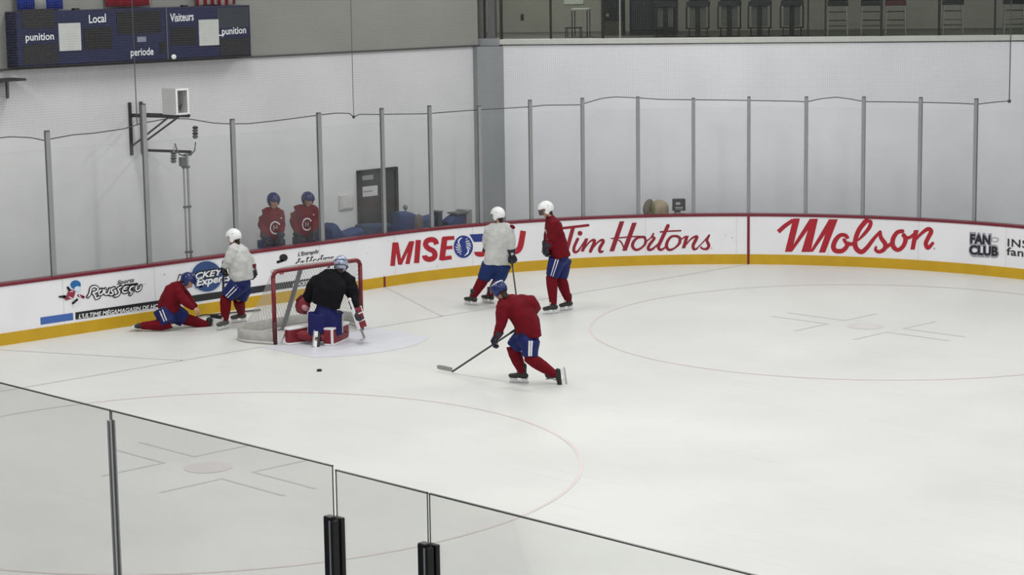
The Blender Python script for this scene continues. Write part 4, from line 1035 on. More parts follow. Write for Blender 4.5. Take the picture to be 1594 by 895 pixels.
def hand(bm, w, d, n, r=1.0, curl=(.5, .8, .7), fat=1.0):
    """palm, four fingers of different length and a thumb; d = along the hand, n = palm normal"""
    d = d.normalized(); n = (n-d*n.dot(d)).normalized(); s = d.cross(n)
    tube(bm, [w-d*.01, w+d*.045*r, w+d*.085*r], [(.026*fat*r, .02*fat*r), (.040*fat*r, .018*fat*r), (.042*fat*r, .015*fat*r)], side=s, n=12)
    for k, (lat, ln) in enumerate(((-.031, .92), (-.011, 1.06), (.011, 1.0), (.031, .80))):
        p = w+d*.085*r+s*lat*r*1.05; dd = d.copy(); pts = [p-d*.012]
        for c, l in zip(curl, (.042, .028, .022)):
            dd = rdir(dd, s, -c if (rdir(d, s, -.3)).dot(n) > 0 else c); p = p+dd*l*ln*r; pts.append(p)
        tube(bm, pts, [.0105*fat*r, .010*fat*r, .0095*fat*r, .008*fat*r], n=8)
    b = w+d*.02*r-s*.03*r; t1 = (d*.6-s*.6+n*.45).normalized(); t2 = (d*.8-s*.15+n*.5).normalized()
    tube(bm, [b, b+t1*.04*r, b+t1*.04*r+t2*.03*r, b+t1*.04*r+t2*.055*r], [.014*fat*r, .0125*fat*r, .011*fat*r, .009*fat*r], n=8)
def head(bm, c, hf, hu):
    hs = hf.cross(hu)
    ball(bm, c+hu*.015, (.074, .094, .100), fwd=hf, up=hu); ball(bm, c-hu*.055+hf*.022, (.055, .064, .062), fwd=hf, up=hu)
    ball(bm, c-hu*.095+hf*.052, (.026, .026, .022), fwd=hf, up=hu, n=10)
    tube(bm, [c+hf*.082+hu*.012, c+hf*.100-hu*.010, c+hf*.108-hu*.028], [.009, .012, .015], n=8); ball(bm, c+hf*.078+hu*.028, (.05, .018, .011), fwd=hf, up=hu, n=10)
    ball(bm, c+hf*.084-hu*.058, (.024, .012, .010), fwd=hf, up=hu, n=10)
    for g in (-1, 1): ball(bm, c+hs*.076*g-hf*.005-hu*.01, (.010, .020, .032), fwd=hf, up=hu, n=10); ball(bm, c+hs*.038*g+hf*.066-hu*.022, (.022, .018, .018), fwd=hf, up=hu, n=8)
def face_parts(fig, c, hf, hu):
    hs = hf.cross(hu)
    for g in (-1, 1):
        bm = bmesh.new(); ball(bm, c+hs*.031*g+hf*.081+hu*.006, (.013, .008, .008), fwd=hf, up=hu, n=10); e = link('eye', bm, M_pad_white, fig.root, smooth=True)
        bm = bmesh.new(); ball(bm, c+hs*.031*g+hf*.087+hu*.006, (.006, .004, .006), fwd=hf, up=hu, n=8); link('pupil', bm, M_hair, e, smooth=True)
    bm = bmesh.new(); tube(bm, [c-hs*.024+hf*.086-hu*.060, c+hf*.094-hu*.061, c+hs*.024+hf*.086-hu*.060], [.003, .0045, .003], n=6); link('mouth', bm, mat('lips', (150, 86, 80), .5), fig.root, smooth=True)
    # short dark hair below the helmet
    bm = bmesh.new(); ball(bm, c-hf*.022-hu*.012, (.080, .084, .092), fwd=hf, up=hu)
    bmesh.ops.delete(bm, geom=[v for v in bm.verts if (v.co-c).dot(hf) > .028 or (v.co-c).dot(hu) < -.075], context='VERTS')
    ball(bm, c-hf*.055-hu*.085, (.052, .034, .062), fwd=hf, up=hu); o = link('hair', bm, M_hair, fig.root, smooth=True); o.modifiers.new('t', 'SOLIDIFY').thickness = .004
def helmet(fig, c, hf, hu, m, visor=False, size=1.0, mask=False, stripe=None):
    hs = hf.cross(hu); cc = c+hu*.028-hf*.004; z = size
    bm = bmesh.new(); ball(bm, cc, (.104*z, .134*z, .124*z), fwd=hf, up=hu, n=32)
    def cut(v):
        q = v.co-cc; u, f = q.dot(hu), q.dot(hf); lim = (.004 if f > .05 else (-.078 if f > -.05 and abs(q.dot(hs)) > .05 else -.07))
        return u < lim*z
    if not mask: bmesh.ops.delete(bm, geom=[v for v in bm.verts if cut(v)], context='VERTS')
    o = link('helmet', bm, m, fig.root, smooth=True)
    if not mask:
        sd = o.modifiers.new('t', 'SOLIDIFY'); sd.thickness = .009; sd.offset = 1
    bm = bmesh.new(); tube(bm, [cc+hf*.10*z+hu*.085*z, cc+hu*.127*z, cc-hf*.11*z+hu*.075*z], [(.03*z, .008), (.034*z, .010), (.03*z, .008)], side=hs, n=10); link('ridge', bm, m, o, smooth=True)
    for g in (-1, 1):
        bm = bmesh.new(); ball(bm, c+hs*.094*g-hu*.028, (.014, .034, .046), fwd=hf, up=hu, n=12); link('ear_guard', bm, m if not mask else M_darkmetal, o, smooth=True)
        for k in range(2):
            bm = bmesh.new(); ball(bm, cc+hs*(.094+.003*k)*g*z+hu*(.045)+hf*(.03-.07*k), (.010, .016, .006), fwd=hf, up=hu, n=8); link('vent', bm, M_black, o, smooth=True)
    bm = bmesh.new(); tube(bm, [c+hs*.092-hu*.05, c+hs*.05-hu*.118+hf*.03, c-hu*.128+hf*.05, c-hs*.05-hu*.118+hf*.03, c-hs*.092-hu*.05], [.006]*5, n=6); link('chin_strap', bm, M_black, o, smooth=True)
    if stripe:
        bm = bmesh.new(); tube(bm, [cc+hs*.106*math.cos(a)*.80-hf*.02+hu*.079+hf*.134*math.sin(a)*.78 for a in [2*PI*i/24 for i in range(25)]], [.009]*25, n=6, round_ends=False); link('back_stripe', bm, M_white_ad, o)
    if visor:
        bm = bmesh.new(); L = []
        for i in range(13):
            a = math.radians(-62+124*i/12); d = hf*math.cos(a)*.132+hs*math.sin(a)*.106
            L.append((bm.verts.new(c+d+hu*.045), bm.verts.new(c+d*1.06-hu*.055)))
        for a, b in zip(L, L[1:]): bm.faces.new((a[0], b[0], b[1], a[1]))
        vo = link('visor', bm, VISOR, o, smooth=True, label='clear smoky visor'); vo.modifiers.new('t', 'SOLIDIFY').thickness = .003
    if mask:
        bm = bmesh.new()
        for k in range(5): u = -.09+.028*k; w_ = .075-.006*abs(k-2); tube(bm, [c+hf*.10+hs*w_+hu*u, c+hf*.145+hu*u, c+hf*.10-hs*w_+hu*u], [.003]*3, n=6)
        link('cage', bm, M_steel, o, smooth=True)
        bm = bmesh.new()
        for u in (-.035, .05): tube(bm, [c+hs*.108*z+hu*u+hf*.01, c+hs*.07*z-hf*.112*z+hu*u, c-hf*.140*z+hu*u, c-hs*.07*z-hf*.112*z+hu*u, c-hs*.108*z+hu*u+hf*.01], [.007]*5, n=6)
        tube(bm, [c-hf*.141*z-hu*.05, c-hf*.12*z+hu*.09, c+hu*.155*z], [.007]*3, n=6); link('strap', bm, M_darkmetal, o, smooth=True)
    return o
VISOR = glass_mat('smoky_visor', (.62, .60, .60), .05, .05, (.4, .38, .38))
def glove(fig, wrist, d, n, m=None, m2=None, size=1.0, curl=(.7, 1.0, .9)):
    d = d.normalized(); n = (n-d*n.dot(d)).normalized(); s = d.cross(n); z = size
    bm = bmesh.new(); tube(bm, [wrist+d*.0, wrist+d*.05*z, wrist+d*.10*z], [(.050*z, .045*z), (.058*z, .042*z), (.056*z, .036*z)], side=s, n=14, sq=2.6)
    hand(bm, wrist+d*.02*z, d, n, r=1.2*z, curl=curl, fat=1.7)
    o = fig.add('glove', bm, m or M_glove, .008, 2)
    bm = bmesh.new(); tube(bm, [wrist-d*.09*z, wrist-d*.03*z, wrist+d*.015], [(.078*z, .066*z), (.066*z, .058*z), (.052*z, .048*z)], side=s, n=14, sq=2.8, round_ends=False)
    fig.add('cuff', bm, m2 or M_glove_red, .01, 2, parent=o)
    for k in range(3):
        bm = bmesh.new(); c = wrist+d*(.03+.035*k)*z-n*.042*z; tube(bm, [c-s*.042*z, c+s*.042*z], [.013*z]*2, n=8); link('knuckle_roll', bm, m or M_glove, o, smooth=True)
    return o
def skate(fig, ankle, toe, up, size=1.0, shade=None):
    toe = (toe-up*toe.dot(up)).normalized(); s = toe.cross(up); z = size
    sole = ankle-up*.085*z
    bm = bmesh.new()
    tube(bm, [ankle+up*.10*z-toe*.012, ankle+up*.03*z-toe*.008, ankle-up*.03*z+toe*.0], [(.050*z, .056*z), (.045*z, .056*z), (.045*z, .058*z)], side=s, n=14)
    tube(bm, [sole+up*.040-toe*.055*z, sole+up*.042+toe*.03*z, sole+up*.038+toe*.12*z, sole+up*.034+toe*.185*z], [(.036*z, .040*z), (.043*z, .042*z), (.046*z, .036*z), (.038*z, .030*z)], side=s, n=14)
    o = fig.add('skate', bm, shade or M_boot, .009, 2)
    bm = bmesh.new(); tube(bm, [ankle+up*.135*z+toe*.05, ankle+up*.06*z+toe*.05*z, ankle-up*.02*z+toe*.09*z], [(.028*z, .010), (.026*z, .012), (.022*z, .010)], side=s, n=10); fig.add('tongue', bm, mat('pale_tongue', (176, 176, 176), .6), .008, 1, parent=o)
    bm = bmesh.new(); rot = Matrix((toe, s, up)).transposed()
    for t0, t1, b0, b1 in ((-.085, .02, -.05, -.01), (.09, .20, .10, .17)):
        vs = [bm.verts.new(sole+toe*t*z+s*sg*w*z+up*u*z) for t, u, w in ((t0, 0, .03), (t1, 0, .03), (b1, -.045, .008), (b0-.02, -.045, .008)) for sg in (-1, 1)]
        for f in ((0, 1, 3, 2), (2, 3, 5, 4), (4, 5, 7, 6), (6, 7, 1, 0), (0, 2, 4, 6), (1, 7, 5, 3)): bm.faces.new([vs[i] for i in f])
    box(bm, sole+toe*.055*z-up*.04*z, (.27*z, .014*z, .018*z), rot=rot); link('blade_holder', bm, M_holder, o, label='white blade holder')
    bm = bmesh.new(); pts = [(-.095, -.045), (.20, -.045), (.215, -.060), (.19, -.073), (-.07, -.073), (-.10, -.062)]
    A_ = [bm.verts.new(sole+toe*a*z+up*b*z+s*.002) for a, b in pts]; B_ = [bm.verts.new(sole+toe*a*z+up*b*z-s*.002) for a, b in pts]
    bm.faces.new(A_); bm.faces.new(list(reversed(B_)))
    for i in range(6): bm.faces.new((A_[i], A_[(i+1) % 6], B_[(i+1) % 6], B_[i]))
    link('blade', bm, M_steel, o, label='steel blade')
    return o
SOLE = .158
def flat_skate(heel, toe):
    """ankle and toe direction from the blade's two ends on the ice"""
    d = (toe-heel).normalized(); mid = (heel+toe)/2; a = mid-d*.055; a.z = SOLE; return a, d
def pants(fig, pelvis, legs, r0=.155, r1=.118, m=None, cut=.93, waist=None):
    bm = bmesh.new(); ball(bm, pelvis, (.19, .155, .16), fwd=fig.f)
    if waist is not None: tube(bm, [pelvis, pelvis.lerp(waist, .5), waist], [(.18, .14), (.165, .13), (.15, .12)], side=fig.r, n=18)
    for hip, kn, *_ in legs:
        e = hip.lerp(kn, cut); tube(bm, [hip, hip.lerp(kn, .5), e], [(r0, r0*1.02), ((r0+r1)/2, (r0+r1)/2), (r1, r1)], side=fig.r, n=18, round_ends=False)
    return fig.add('hockey_pants', bm, m or M_pants, .015, 3, disp=.018, seed=1)
def stripes(fig, target, hip, kn, out, r=.14, gap=.026, w=.016, cut=.90, start=.05):
    ax = (kn-hip).normalized(); out = (out-ax*out.dot(ax)).normalized(); sd = ax.cross(out)
    for g in (-1, 1):
        bm = bmesh.new(); prev = None
        for i in range(15):
            c = hip.lerp(kn, start+(cut-start)*i/14)+out*r+sd*g*gap
            row = [bm.verts.new(c-sd*w/2), bm.verts.new(c+sd*w/2)]
            if prev: bm.faces.new((prev[0], prev[1], row[1], row[0]))
            prev = row
        o = link('side_stripe', bm, M_stripe, target, smooth=True)
        sw = o.modifiers.new('lie_on_cloth', 'SHRINKWRAP'); sw.target = target; sw.wrap_method = 'NEAREST_SURFACEPOINT'; sw.wrap_mode = 'ABOVE_SURFACE'; sw.offset = .006
def socks(fig, legs, m=None):
    for hip, kn, an, toe, up in legs:
        sh = kn.lerp(an, -.06) if False else kn+(hip-kn).normalized()*.10
        e = kn.lerp(an, .90)
        bm = bmesh.new(); tube(bm, [sh, kn, kn.lerp(an, .25), kn.lerp(an, .55), e], [.090, .100, .098, .086, .066], n=16); fig.add('sock', bm, m or M_sock, .012, 3, disp=.012, seed=3)
def jersey(fig, spine, arms, m, vox=.016, disp=.035, sleeve=(.100, .088, .070), collar=None, side=None):
    """spine: list of (point, half width, half depth) from hem to neck"""
    h0 = spine[0][0]+(spine[0][0]-spine[1][0]).normalized()*.03; spine = [(h0, spine[0][1]*1.02, spine[0][2]*1.02)]+list(spine)+[(spine[-1][0]+(spine[-1][0]-spine[-2][0]).normalized()*.025, .066, .066)]
    bm = bmesh.new(); tube(bm, [p for p, a, b in spine], [(a, b) for p, a, b in spine], side=side or fig.r, n=24, round_ends=False, sq=2.3)
    top = spine[-2][0]
    for a in arms:
        sh, el, wr = a[:3]; wr = el.lerp(wr, .84); tube(bm, [sh.lerp(top, .35), sh, sh.lerp(el, .5), el, el.lerp(wr, .5), wr], [sleeve[0]*.95, sleeve[0]*1.08, sleeve[0], sleeve[1], (sleeve[1]+sleeve[2])/2, sleeve[2]], n=16, round_ends=True)
    o = fig.add('jersey', bm, m, vox, 3, disp=disp, seed=0)
    if collar:
        c, up, mm = collar; bm = bmesh.new(); s_, t_ = frame_from(up); ring = [c+s_*.068*math.cos(a)+t_*.068*math.sin(a) for a in [2*PI*i/16 for i in range(17)]]
        tube(bm, ring, [.012]*17, n=8, round_ends=False); link('collar', bm, mm, o, smooth=True)
    return o
def body(fig, pelvis, spine, neck, hc, hf, hu, arms, legs, bare=(), vox=.012, face=True):
    bm = bmesh.new()
    tube(bm, [pelvis]+[p for p, a, b in spine[1:-1]]+[neck], [(.12, .085)]+[(min(a*.75, .15), min(b*.7, .09)) for p, a, b in spine[1:-1]]+[.055], side=fig.r, n=18)
    tube(bm, [neck, hc-hu*.06], [.056, .052], n=14); head(bm, hc, hf, hu)
    for i, (sh, el, wr, hd, hn) in enumerate(arms):
        tube(bm, [sh, el, wr], [.050, .038, .028], n=12)
        if i in bare: hand(bm, wr, hd, hn, r=1.1)
        else: hand(bm, wr, hd, hn, r=.9)
    for hip, kn, an, toe, up in legs:
        tube(bm, [hip, kn, kn.lerp(an, .3), an], [.078, .054, .050, .030], n=12); tube(bm, [an-up*.035-toe*.02, an-up*.05+toe*.10], [(.024, .022), (.026, .016)], n=10)
    o = fig.add('body', bm, M_skin, vox, 2)
    if face: face_parts(fig, hc, hf, hu)
    return o
def crest(fig, target, c, out, up, sz=1.0):
    """white letter C ring with an H inside on the shirt front"""
    out = out.normalized(); s = up.cross(out).normalized(); u = out.cross(s).normalized()
    def wrap(o):
        sw = o.modifiers.new('lie_on_cloth', 'SHRINKWRAP'); sw.target = target; sw.wrap_method = 'NEAREST_SURFACEPOINT'; sw.wrap_mode = 'ABOVE_SURFACE'; sw.offset = .006
    bm = bmesh.new(); prev = None
    for i in range(33):
        a = math.radians(26+308*i/32); row = [bm.verts.new(c+s*math.cos(a)*r*sz*.85+u*math.sin(a)*r*sz) for r in (.122, .108, .096)]
        if prev:
            for k in range(2): bm.faces.new((prev[k], prev[k+1], row[k+1], row[k]))
        prev = row
    o = link('crest', bm, M_stripe, target, smooth=True, label='white C-shaped crest'); wrap(o)
    bm = bmesh.new()
    for x0, x1, y0, y1 in ((-.035, -.018, -.045, .045), (.018, .035, -.045, .045), (-.018, .018, -.008, .008)):
        bm.faces.new([bm.verts.new(c+s*x*sz+u*y*sz) for x, y in ((x0, y0), (x1, y0), (x1, y1), (x0, y1))])
    o = link('crest_letter', bm, mat('pale_crest', (168, 160, 168), .7), target, label='small H inside the crest'); wrap(o)
def stick(name_label, top, heel, blade_dir, blade_len=.32, blade_up=None, m_shaft=None, m_blade=None, w=.03, group=None, knob=True):
    root = empty('hockey_stick', heel, name_label, 'hockey stick', group)
    bm = bmesh.new(); bar(bm, top, heel, .021, w); link('shaft', bm, m_shaft or M_shaft, root)
    d = blade_dir.normalized(); u = blade_up or ZU; n = d.cross(u).normalized()
    bm = bmesh.new(); L = []
    for i in range(9):
        t = i/8; c = heel+d*(blade_len*t)+n*(.03*t*t); hh = .068-.012*abs(t-.5); z0 = 0 if t < .95 else .01
        L.append([bm.verts.new(c+u*(z0)+n*.005), bm.verts.new(c+u*(z0)-n*.005), bm.verts.new(c+u*(hh-z0)-n*.005), bm.verts.new(c+u*(hh-z0)+n*.005)])
    for a, b in zip(L, L[1:]):
        for k in range(4): bm.faces.new((a[k], a[(k+1) % 4], b[(k+1) % 4], b[k]))
    bm.faces.new(L[0]); bm.faces.new(list(reversed(L[-1]))); link('blade', bm, m_blade or M_tape, root)
    if knob: bm = bmesh.new(); dd = (heel-top).normalized(); tube(bm, [top, top+dd*.02, top+dd*.12], [.021, .020, .018], n=10); link('butt_tape', bm, M_tape, root, smooth=True)
    return root

# --- player in white with a white helmet standing left of the goal
f = Fig('player in white jersey and white helmet standing by the boards left of the goal', on_z(352, 511), 155, (320, 340, 4.71))
J, Gp = f.J, f.G
aN, dN = flat_skate(Gp(182, 803), Gp(78, 828)); aF, dF = flat_skate(Gp(283, 766, 0)+FH*.1, Gp(196, 776, 0)+FH*.1)
legs = [(J(236, 490, -.10), J(150, 578, -.10), aN, dN, ZU), (J(285, 490, .12), J(243, 600, .12), aF, dF, ZU)]
hf = (f.f*.93-ZU*.28+RH*-.2).normalized(); hu = (ZU+f.f*.25).normalized(); hc = J(206, 142, 0)
arms = [(J(205, 232, -.16), J(168, 315, -.20), J(140, 352, -.12), J(128, 400, -.10)-J(140, 352, -.12), RH), (J(262, 235, .14), J(330, 320, .22), J(350, 372, .20), J(362, 430, .20)-J(350, 372, .2), -RH)]
spine = [(J(264, 438), .20, .18), (J(256, 385), .215, .19), (J(246, 310), .225, .185), (J(232, 240), .225, .165), (J(220, 205), .13, .11), (J(215, 188), .075, .075)]
body(f, J(258, 480), spine, J(213, 185), hc, hf, hu, arms, legs)
p = pants(f, J(262, 474), legs, r0=.165, r1=.125, waist=spine[1][0]); stripes(f, p, legs[0][0], legs[0][1], -FH, gap=.022); socks(f, legs)
jersey(f, spine, arms, M_jersey_white, collar=(J(210, 183), hu, M_jersey_red), sleeve=(.095, .082, .066))
for l in legs: skate(f, l[2], l[3], l[4], shade=mat('grey_black_boot', (70, 70, 70), .5))
for a in arms: glove(f, a[2], a[3], a[4])
helmet(f, hc, hf, hu, M_helmet_w)
top = J(133, 352, -.13); low = on_z(346.5, 497, .03); stick('dark hockey stick held upright by the white-shirted player left of the goal', top, low, (RH*-.8+FH*.5), .3)
# stick lying on the ice along the boards
a_ = on_z(322, 490.5, .03); b_ = on_z(404, 482.5, .03)
stick('dark hockey stick lying on the ice at the foot of the boards', b_, a_, (a_-b_), .26, blade_up=(FH*.9+ZU*.1).normalized())

# --- player in red kneeling by the boards
f = Fig('player in red jersey and blue helmet kneeling on the ice against the boards', on_z(252, 513), 15, (190, 400, 6.887)); J, Gp = f.J, f.G
hc = J(703, 262, .0); hf = (RH*.72-ZU*.68).normalized(); hu = (RH*.62+ZU*.72+FH*.05); hu = (hu-hf*hu.dot(hf)).normalized()
legs = [(J(440, 560, -.06), J(500, 706, -.14), J(195, 752, -.14), (FH*.98-ZU*.08).normalized(), RH), (J(540, 590, .06), J(665, 662, .14), J(930, 735, .28), (RH*.85-ZU*.25+FH*.3).normalized(), (ZU*.95+RH*.25).normalized())]
legs[0][1].z = .115; legs[0][2].z = .09
arms = [(J(600, 385, -.17), J(690, 490, -.20), J(765, 545, -.18), J(820, 580, -.16)-J(765, 545, -.18), -ZU), (J(628, 360, .15), J(715, 455, .20), J(790, 535, .22), J(830, 590, .22)-J(790, 535, .22), -ZU)]
spine = [(J(495, 548), .20, .17), (J(505, 510), .205, .175), (J(520, 450), .215, .17), (J(555, 375), .215, .16), (J(610, 320), .13, .11), (J(640, 298), .075, .075)]
body(f, J(480, 600), spine, J(645, 300), hc, hf, hu, arms, legs, bare=(0, 1), vox=.009)
p = pants(f, J(500, 590), legs, r0=.175, r1=.145, cut=1.0, waist=spine[1][0]); stripes(f, p, legs[0][0], legs[0][1], -FH, gap=.020, cut=.85); socks(f, legs)
jersey(f, spine, arms, M_jersey_red, sleeve=(.09, .076, .056))
skate(f, legs[0][2], legs[0][3], legs[0][4]); skate(f, legs[1][2], legs[1][3], legs[1][4])
helmet(f, hc, hf, hu, M_helmet_b)

# --- goalkeeper
f = Fig('goalkeeper in black jersey, silver mask and red pads kneeling in the goal mouth', on_z(495, 536), 86, (430, 390, 5.594)); J, Gp = f.J, f.G
hc = J(566, 128, .12); hf = (FH*.86+RH*.15-ZU*.45).normalized(); hu = (ZU*.87+FH*.45); hu = (hu-hf*hu.dot(hf)).normalized()
kL, kR = J(355, 700, .0), J(500, 700, .08); kL.z = kR.z = .14
aL = J(150, 745, .10); aR = J(385, 770, -.12); aL.z = .15; aR.z = .13
legs = [(J(375, 545, .0), kL, aL, (-RH*.75-FH*.35-ZU*.5).normalized(), (RH*.6-ZU*.3+FH*.4).normalized()), (J(485, 540, .05), kR, aR, (-FH*.6-ZU*.6-RH*.3).normalized(), (FH*.5+RH*.55-ZU*.3).normalized())]
arms = [(J(350, 285, .10), J(295, 375, .18), J(262, 432, .22), J(225, 480, .25)-J(262, 432, .22), RH), (J(625, 270, .15), J(672, 390, .12), J(690, 500, .0), J(715, 600, -.02)-J(690, 500, 0), -RH)]
spine = [(J(436, 462), .235, .18), (J(446, 420), .24, .19), (J(462, 345), .255, .20), (J(482, 275, .05), .275, .18), (J(510, 218, .08), .19, .13), (J(540, 190, .1), .09, .09)]
body(f, J(435, 520), spine, J(545, 185, .1), hc, hf, hu, arms, legs)
p = pants(f, J(432, 540), legs, r0=.185, r1=.15, m=mat('deep_blue_pants', (18, 24, 88), .6, var=.12, scale=8, bump=.2, bscale=30, spec=.3), cut=.97, waist=spine[1][0]); socks(f, legs, M_pad_red)
for h_, k_, sd in ((legs[0][0], legs[0][1], -RH-FH*.25), (legs[1][0], legs[1][1], RH-FH*.3)): stripes(f, p, h_, k_, sd, r=.18, gap=.014, w=.02)
jersey(f, spine, arms, M_jersey_black, sleeve=(.125, .105, .085), disp=.04)
def pad(a, b, name_side, wid=.27, th=.17):
    """goal pad lying on its edge from the knee end a to the foot end b (bottom line on the ice)"""
    ax = (b-a); ax.z = 0; L = ax.length; ax.normalize(); n = ax.cross(ZU); rot = Matrix((ax, n, ZU)).transposed(); c = (a+b)/2; c = V((c.x, c.y, wid/2+.008))
    bm = bmesh.new()
    prof = [(-.5, .82, 1), (-.42, 1, 1), (-.1, 1, 1.05), (.15, .96, .95), (.42, .92, .85), (.5, .7, .7)]
    tube(bm, [c+ax*L*t for t, h_, w_ in prof], [(th/2*w_, wid/2*h_) for t, h_, w_ in prof], side=n, n=24, round_ends=False, sq=5)
    o = f.add('leg_pad', bm, M_pad_red, .012, 3, label='red goal pad, '+name_side)
    for zz in (.012, wid-.012):
        bm = bmesh.new(); tube(bm, [V((c.x, c.y, zz+.006))+ax*L*t for t in (-.49, -.1, .42, .5)], [(th/2*1.10, .022)]*3+[(th/2*.8, .02)], side=n, n=16, sq=4); fig_ = f.add('white_edge', bm, M_pad_white, .010, 1, parent=o)
    for t in (-.495, ):
        bm = bmesh.new(); box(bm, c+ax*L*t, (.03, th*.98, wid*.80), rot=rot, bevel=.012); link('end_roll', bm, M_pad_red, o, smooth=False)
        bm = bmesh.new(); box(bm, c+ax*L*t+n*th*.40*(-1 if n.dot(FH) > 0 else 1)-ax*.006, (.036, .035, wid*.84), rot=rot, bevel=.006); link('white_border', bm, M_pad_white, o)
    bm = bmesh.new()
    for t in (-.25, .0, .25): box(bm, c+ax*L*t, (.03, th*1.1, .03), rot=rot, bevel=.005)
    link('strap', bm, M_black, o)
    return o, ax, n
pad(Gp(325, 788), Gp(92, 822), 'left one')
pad(Gp(452, 838)+FH*.08, Gp(608, 768), 'right one', .28)
skate(f, legs[0][2], legs[0][3], legs[0][4]); skate(f, legs[1][2], legs[1][3], legs[1][4])
helmet(f, hc, hf, hu, M_helmet_s, size=1.1, mask=True)
# catching glove
c = J(232, 478, .18); bm = bmesh.new(); ball(bm, c, (.125, .06, .145), fwd=FH, up=(ZU+RH*.2)); hand(bm, J(262, 432, .22), c-J(262, 432, .22), FH, r=1.4, fat=1.6, curl=(.3, .4, .4))
cg = f.add('catching_glove', bm, M_pad_red, .01, 2, label='red and white catching glove')
bm = bmesh.new(); ball(bm, J(255, 500, .12), (.05, .045, .07), fwd=FH, up=(ZU*.6+RH*-1)); fig_ = f.add('glove_patch', bm, mat('pale_pink_leather', (178, 128, 136), .6), .01, 1, parent=cg, label='pale patch')
bm = bmesh.new(); tube(bm, [J(218, 392, .16), J(180, 430, .15), J(172, 490, .15), J(200, 535, .15), J(260, 548, .15)], [.018]*5, n=8); link('glove_edge', bm, mat('brown_red_leather', (92, 26, 36), .6), cg, smooth=True)
# blocker: board on the back of the hand
a0, b0 = J(695, 498, -.05), J(752, 672, -.07); ax = (b0-a0).normalized(); sdv = (RH*.55+FH*.8); sdv = (sdv-ax*sdv.dot(ax)).normalized(); nn = ax.cross(sdv); rot = Matrix((ax, sdv, nn)).transposed()
bm = bmesh.new(); box(bm, (a0+b0)/2, ((b0-a0).length, .20, .05), rot=rot, bevel=.015); bl = f.add('blocker', bm, M_pad_red, 0, label='red blocker with white edges')
for k in (-1, 1):
    bm = bmesh.new(); box(bm, (a0+b0)/2+sdv*.098*k, ((b0-a0).length*1.02, .022, .062), rot=rot, bevel=.006); link('white_edge', bm, M_pad_white, bl)
for t in (.3, .66):
    bm = bmesh.new(); box(bm, a0.lerp(b0, t), (.018, .2, .06), rot=rot, bevel=.004); link('band', bm, M_pad_white, bl)
bm = bmesh.new(); hand(bm, J(690, 540, -.10), ax, RH, r=1.3, fat=1.6, curl=(1.0, 1.1, .9)); f.add('blocker_hand', bm, M_glove, .009, 2, parent=bl)
# goal stick
top = J(640, 425, -.16); mid = J(700, 585, -.14); low = J(768, 762, -.10); low.z = max(low.z, .03)
root = empty('goalie_stick', low, 'white goalkeeper stick with a wide paddle held down at the right of the goal mouth', 'hockey stick')
bm = bmesh.new(); bar(bm, top, mid, .024, .032); link('shaft', bm, M_pad_white, root, label='white upper shaft'); bm = bmesh.new(); ball(bm, top, .028, n=10); link('butt_end', bm, M_pad_white, root, smooth=True)
bm = bmesh.new(); bar(bm, mid, low, .022, .034); link('paddle', bm, mat('grey_paddle', (136, 132, 134), .5), root)
bm = bmesh.new(); e = low+(RH*-.06+FH*.22); e.z = .035; bar(bm, low, e, .02, .07, side=ZU); link('blade', bm, M_pad_white, root)

# --- player in white seen from behind near the slanted red capitals
f = Fig('player in white jersey and white helmet seen from behind, holding a dark stick', on_z(748, 475), 108, (715, 310, 4.97)); J, Gp = f.J, f.G
aL, dL = flat_skate(Gp(128, 822), Gp(60, 826)); aR, dR = flat_skate(Gp(268, 806), Gp(205, 810))
aL = Gp(108, 822)+ZU*SOLE; aR = Gp(240, 806)+ZU*SOLE; dL = (f.f*.7-RH*.55).normalized(); dR = (f.f*.7-RH*.5).normalized()
legs = [(J(240, 505), J(180, 628, .02), aL, dL, ZU), (J(338, 505, .0), J(300, 635, .05), aR, dR, ZU)]
hc = J(298, 128); hf = (FH*.55-RH*.78-ZU*.12).normalized(); hu = (ZU-RH*.05); hu = (hu-hf*hu.dot(hf)).normalized()
arms = [(J(232, 232), J(206, 325, .12), J(222, 395, .28), (FH+RH*.3-ZU*.4), -ZU), (J(388, 232), J(404, 335, -.02), J(406, 425, -.04), J(415, 500, -.02)-J(406, 425, -.04), FH)]
spine = [(J(285, 492), .235, .17), (J(290, 430), .22, .17), (J(300, 345), .215, .165), (J(308, 255), .215, .15), (J(311, 208), .13, .10), (J(311, 188), .075, .075)]
body(f, J(286, 500), spine, J(310, 185), hc, hf, hu, arms, legs)
pants(f, J(287, 500), legs, m=mat('mid_blue_pants', (18, 42, 98), .6, var=.12, scale=8, bump=.2, bscale=30, spec=.3), waist=spine[1][0]); socks(f, legs)
jersey(f, spine, arms, M_jersey_white, sleeve=(.088, .078, .064))
bm = bmesh.new(); ball(bm, J(410, 214, -.03), (.055, .05, .035), fwd=FH, up=(ZU+RH*.5)); f.add('shoulder_patch', bm, M_jersey_red, 0, label='dark red patch on the right shoulder')
for l in legs: skate(f, l[2], l[3], l[4])
for a in arms: glove(f, a[2], a[3], a[4], size=1.05, m2=M_glove)
helmet(f, hc, hf, hu, M_helmet_w)
low = on_z(806, 478, .03); stick('dark hockey stick held by the white-shirted player seen from behind', J(404, 470, -.10), low, (FH*.8-RH*.5), .3)

